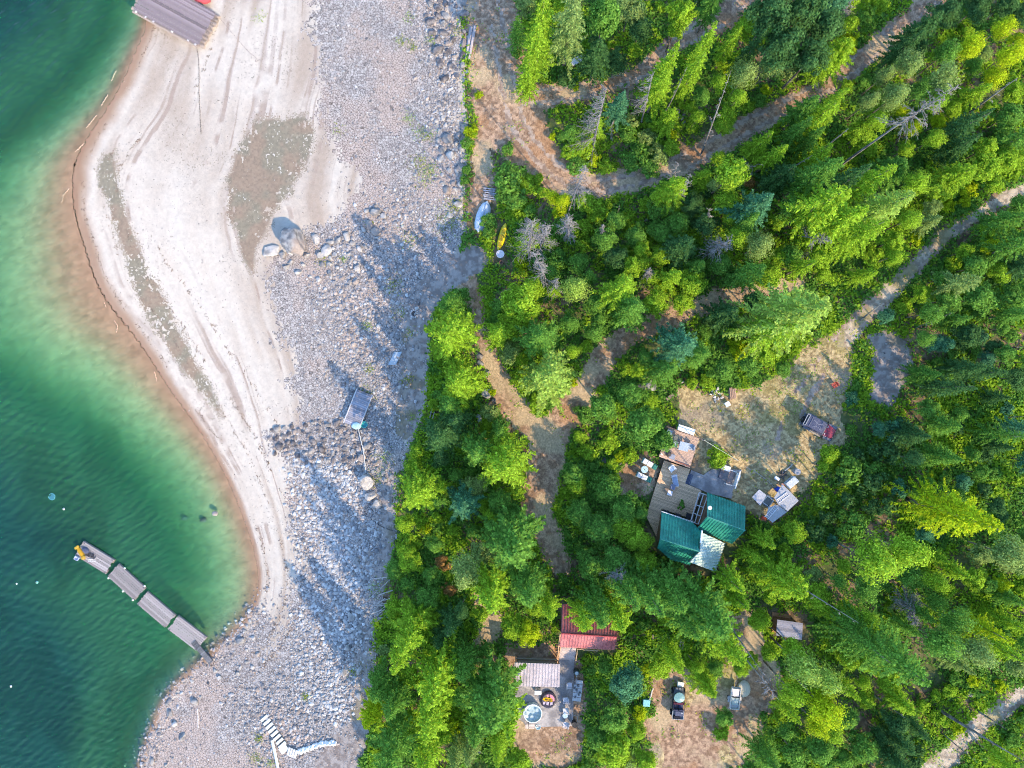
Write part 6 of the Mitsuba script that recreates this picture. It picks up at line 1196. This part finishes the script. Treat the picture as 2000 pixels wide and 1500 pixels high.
at = At(1125, 1309, z=PZ); k = thing('green_barrel', 'dark green barrel with a grey spout beside the patio', 'barrel'); cp(k, 'body', at(lathe([(0, 0), (.28, 0), (.34, .45), (.28, .9), (0, .92)], 18)), (.03, .05, .045), 'mat_paint'); cp(k, 'lid', at(cyl(0, 0, .92, .97, .2, n=14)), (.30, .36, .38), 'mat_paint'); cp(k, 'spout', at(bx(0, -.3, .8, .08, .25, .08)), (.4, .45, .47))
at = At(1121, 1410, z=PZ - .1); k = thing('black_barrel', 'black barrel behind the lowest patio chair', 'barrel'); cp(k, 'body', at(lathe([(0, 0), (.28, 0), (.33, .4), (.28, .8), (0, .8)], 18)), (.02, .02, .022), 'mat_paint'); cp(k, 'rim', at(place(trimesh.creation.torus(.28, .03, major_sections=16, minor_sections=5), 0, 0, .8)), (.05, .05, .05), 'mat_paint')
rope('pale hose curling behind the black barrel', [(1118, 1398), (1124, 1396), (1128, 1400), (1129, 1410)], .03, (.5, .48, .44), name='hose', dz=.06, category='hose')
# plank and teal box beside the lower clearing
rope('white plank lying beside the teal tank', [(1275, 1343), (1270, 1360), (1265, 1377)], .09, (.55, .50, .45), name='white_plank', dz=.15, category='plank')
box(1261, 1369, 1, .1, float(G(1261, 1369)[2]), .7, .7, .6, (.16, .42, .50), 'teal water tank under yellow leaves', 'teal_tank', 'tank')
box(1328, 1334, 1, .2, float(G(1328, 1334)[2]), .65, .5, .4, (.58, .60, .56), 'pale box in front of the dark buggy', 'pale_box', 'box')
co('grey_boulder_cover', 'grey weathered tarp over a hump behind the trailer', 'tarp', (lambda p: place(trimesh.Trimesh(np.array(_ico2.vertices) * [.75, .9, .3] * (1 + .4 * (meshkit.fbm(np.array(_ico2.vertices) * 2, 3, 9)[:, None] - .5)), _ico2.faces, process=False), p[0], p[1], p[2] + .1))(G(1452, 1345)), (.50, .47, .38))
# ---------------------------------------------------------------- vehicles
def wheel(parent, at, x, y, r, w, rim=(.35, .35, .36)):
    k = cp(parent, 'wheel', at(place(trimesh.creation.torus(r * .74, r * .27, major_sections=18, minor_sections=8), 0, 0, 0, 0, (math.pi / 2, (1, 0, 0))), x, y, r), (.025, .025, .027))
    m_ = cyl(0, 0, -w * .42, w * .42, r * .55, n=14); m_.apply_transform(trimesh.transformations.rotation_matrix(math.pi / 2, (1, 0, 0))); cp(k, 'rim', at(m_, x, y, r), rim, 'mat_paint')
at = At(1594, 833, .885, .466, z=float(G(1594, 833)[2])); k = thing('jeep', 'dark soft-top jeep with a red bonnet parked by the trees', 'car')
cp(k, 'body', at(bx(-.55, 0, .72, 2.5, 1.42, .62, .06)), (.07, .08, .13), 'mat_sheen'); cp(k, 'front_body', at(trimesh.convex.convex_hull(np.array([[x, s * y, z] for x, y, z in ((.62, .64, .45), (1.72, .52, .45), (.62, .64, 1.0), (1.68, .50, .96)) for s in (-1, 1)]))), (.24, .025, .045), 'mat_sheen')
cp(k, 'bonnet', at(trimesh.convex.convex_hull(np.array([[x, s * y, z] for x, y, z in ((.62, .66, 1.0), (1.20, .60, 1.045), (1.66, .50, 1.0), (1.74, .46, .93), (.62, .66, .95)) for s in (-1, 1)]))), (.20, .014, .032), 'mat_sheen', label='dark red bonnet')
for s in (-1, 1): cp(k, 'bonnet_hinge', at(bx(.78, s * .42, 1.06, .07, .24, .03, .008)), (.62, .50, .52), 'mat_paint')
cp(k, 'bonnet_latch', at(bx(.84, -.62, 1.04, .4, .03, .03)), (.6, .45, .48), 'mat_paint')
rv = []
for x, y, z in ((-1.72, .60, 1.66), (-1.0, .64, 1.76), (-.1, .62, 1.74), (.34, .56, 1.66), (.42, .60, 1.45), (-1.80, .64, 1.3)):
    for s in (-1, 1): rv.append([x, s * y, z])
cp(k, 'soft_top', at(trimesh.convex.convex_hull(np.array(rv))), (.085, .095, .15), label='dusty navy soft top')
for x in (-1.35, -.75, -.2): cp(k, 'top_seam', at(bx(x, 0, 1.765, .05, 1.1, .02)), (.16, .17, .23))
cp(k, 'top_crease', at(tube([[-1.2, .3, 1.77], [-.6, .1, 1.785], [-.1, .25, 1.76]], .03, 4)), (.26, .28, .36)); cp(k, 'top_crease', at(tube([[-1.0, -.35, 1.77], [-.5, -.2, 1.785], [0, -.38, 1.76]], .03, 4)), (.24, .26, .34))
cp(k, 'windscreen', at(trimesh.Trimesh([[.44, -.6, 1.42], [.44, .6, 1.42], [.66, .62, 1.04], [.66, -.62, 1.04]], [[0, 1, 2], [0, 2, 3]], process=False)), (.10, .13, .16), 'mat_sheen')
for s in (-1, 1):
    cp(k, 'front_fender', at(bx(1.28, s * .72, .86, .95, .30, .06, .02)), (.12, .13, .17), 'mat_paint'); cp(k, 'rear_fender', at(bx(-1.15, s * .78, .84, .85, .20, .06, .02)), (.12, .13, .17), 'mat_paint'); cp(k, 'side_step', at(bx(.05, s * .80, .40, 1.5, .16, .06, .015)), (.35, .32, .28))
    cp(k, 'headlight', at(place(cyl(0, 0, 0, .06, .10, n=12), 0, 0, 0, 0, (math.pi / 2, (0, 1, 0))), 1.72, s * .34, .78), (.7, .7, .68), 'mat_sheen'); cp(k, 'mirror', at(bx(.55, s * .86, 1.15, .08, .18, .14, .02)), (.05, .05, .05))
    for x in (1.28, -1.15): wheel(k, at, x, s * .72, .38, .25)
cp(k, 'front_bumper', at(bx(1.88, 0, .55, .14, 1.5, .16, .02)), (.06, .06, .07), 'mat_paint'); cp(k, 'rear_bumper', at(bx(-1.92, 0, .55, .14, 1.5, .16, .02)), (.16, .16, .18), 'mat_paint')
m_ = trimesh.creation.torus(.27, .10, major_sections=18, minor_sections=8); kk = cp(k, 'spare_wheel', at(place(m_, 0, 0, 0, 0, (math.pi / 2, (0, 1, 0))), -2.0, -.1, 1.0), (.025, .025, .027)); cp(kk, 'cover', at(place(cyl(0, 0, -.05, .05, .2, n=12), 0, 0, 0, 0, (math.pi / 2, (0, 1, 0))), -2.02, -.1, 1.0), (.10, .10, .11))
cp(k, 'roof_rack', at(cat([bx(-1.72, 0, 1.70, .06, 1.3, .05), bx(-1.95, 0, 1.62, .06, 1.3, .05), bx(-1.84, .62, 1.66, .28, .05, .05), bx(-1.84, -.62, 1.66, .28, .05, .05)])), (.30, .32, .36), 'mat_paint')
at = At(1322, 1367, .06, -1, z=float(G(1322, 1367)[2])); k = thing('buggy', 'small dark utility buggy with a teal front cover in the lower clearing', 'buggy')
cp(k, 'chassis', at(bx(0, 0, .45, 3.2, 1.2, .3, .04)), (.04, .042, .05), 'mat_paint'); cp(k, 'bonnet', at(trimesh.convex.convex_hull(np.array([[x, s * y, z] for x, y, z in ((.55, .62, .95), (1.1, .6, .92), (1.62, .42, .72), (1.66, .40, .5), (.5, .64, .5)) for s in (-1, 1)]))), (.045, .05, .055), 'mat_sheen')
cp(k, 'front_cover', at(trimesh.convex.convex_hull(np.array([[.62 + .62 * math.cos(t) * (1 if math.cos(t) > 0 else .75), .60 * math.sin(t) * .98, z] for t in np.linspace(0, 6.28, 20) for z in (1.0, 1.12)] + [[.6, 0, 1.2]]))), (.16, .30, .30), 'mat_sheen', label='rounded pale teal front cover')
cp(k, 'grille', at(cat([bx(1.52, -.3 + .15 * i, .8, .25, .03, .04) for i in range(5)])), (.55, .55, .55)); cp(k, 'dash', at(bx(.0, 0, .95, .22, 1.15, .18, .03)), (.12, .04, .06)); cp(k, 'wheel_column', at(place(trimesh.creation.torus(.17, .02, major_sections=14, minor_sections=5), -.22, .28, 1.05, 0, (-.6, (0, 1, 0)))), (.03, .03, .03))
for s in (-1, 1): cp(k, 'seat', at(cat([bx(-.42, s * .3, .68, .46, .5, .14, .04), bx(-.66, s * .3, .95, .14, .5, .5, .04)])), (.07, .075, .13)); cp(k, 'frame_bar', at(tube([[.35, s * .62, .6], [-.1, s * .64, 1.2], [-.75, s * .64, 1.2], [-.9, s * .64, .6]], .03, 5)), (.05, .05, .055))
cp(k, 'cargo_bed', at(cat([bx(-1.25, 0, .72, .95, 1.2, .06), bx(-1.25, .6, .88, .95, .05, .3), bx(-1.25, -.6, .88, .95, .05, .3), bx(-1.71, 0, .88, .05, 1.2, .3)])), (.30, .33, .36), 'mat_paint'); cp(k, 'cargo_box', at(bx(-1.05, -.1, .95, .55, .95, .4, .04)), (.06, .065, .11), 'mat_sheen'); cp(k, 'cargo_bag', at(bx(-1.5, .12, .9, .3, .8, .25, .06)), (.03, .03, .04)); cp(k, 'light_bar', at(bx(-.95, -.35, 1.18, .08, .14, .05)), (.7, .72, .75))
for x in (1.15, -1.2):
    for s in (-1, 1): wheel(k, at, x, s * .66, .33, .24, (.12, .12, .12))
at = At(1432, 1358, .1, -1, z=float(G(1432, 1358)[2])); k = thing('utility_trailer', 'pale utility trailer loaded with sheets, beside green leaves', 'trailer')
cp(k, 'bed', at(bx(0, 0, .55, 2.3, .92, .08, .02)), (.52, .52, .54), 'mat_paint')
for s in (-1, 1): cp(k, 'side_board', at(bx(0, s * .48, .75, 2.3, .05, .36, .01)), (.60, .60, .60), 'mat_paint'); wheel(k, at, -.2, s * .62, .28, .18); cp(k, 'mudguard', at(bx(-.2, s * .62, .62, .7, .22, .05, .02)), (.4, .4, .42))
cp(k, 'tail_board', at(bx(-1.17, 0, .75, .05, .95, .36, .01)), (.60, .60, .58), 'mat_paint'); cp(k, 'drawbar', at(tube([[1.1, 0, .5], [1.9, 0, .45]], .05, 5)), (.2, .2, .2)); cp(k, 'load_sheet', at(bx(.62, .02, .74, .85, .8, .18, .05)), (.70, .66, .66)); cp(k, 'load_tarp', at(bx(-.35, 0, .72, .85, .82, .16, .05)), (.30, .38, .38), 'mat_sheen'); cp(k, 'load_strap', at(tube([[.2, -.46, .95], [.05, 0, .88], [.2, .46, .95]], .04, 4)), (.05, .06, .07))
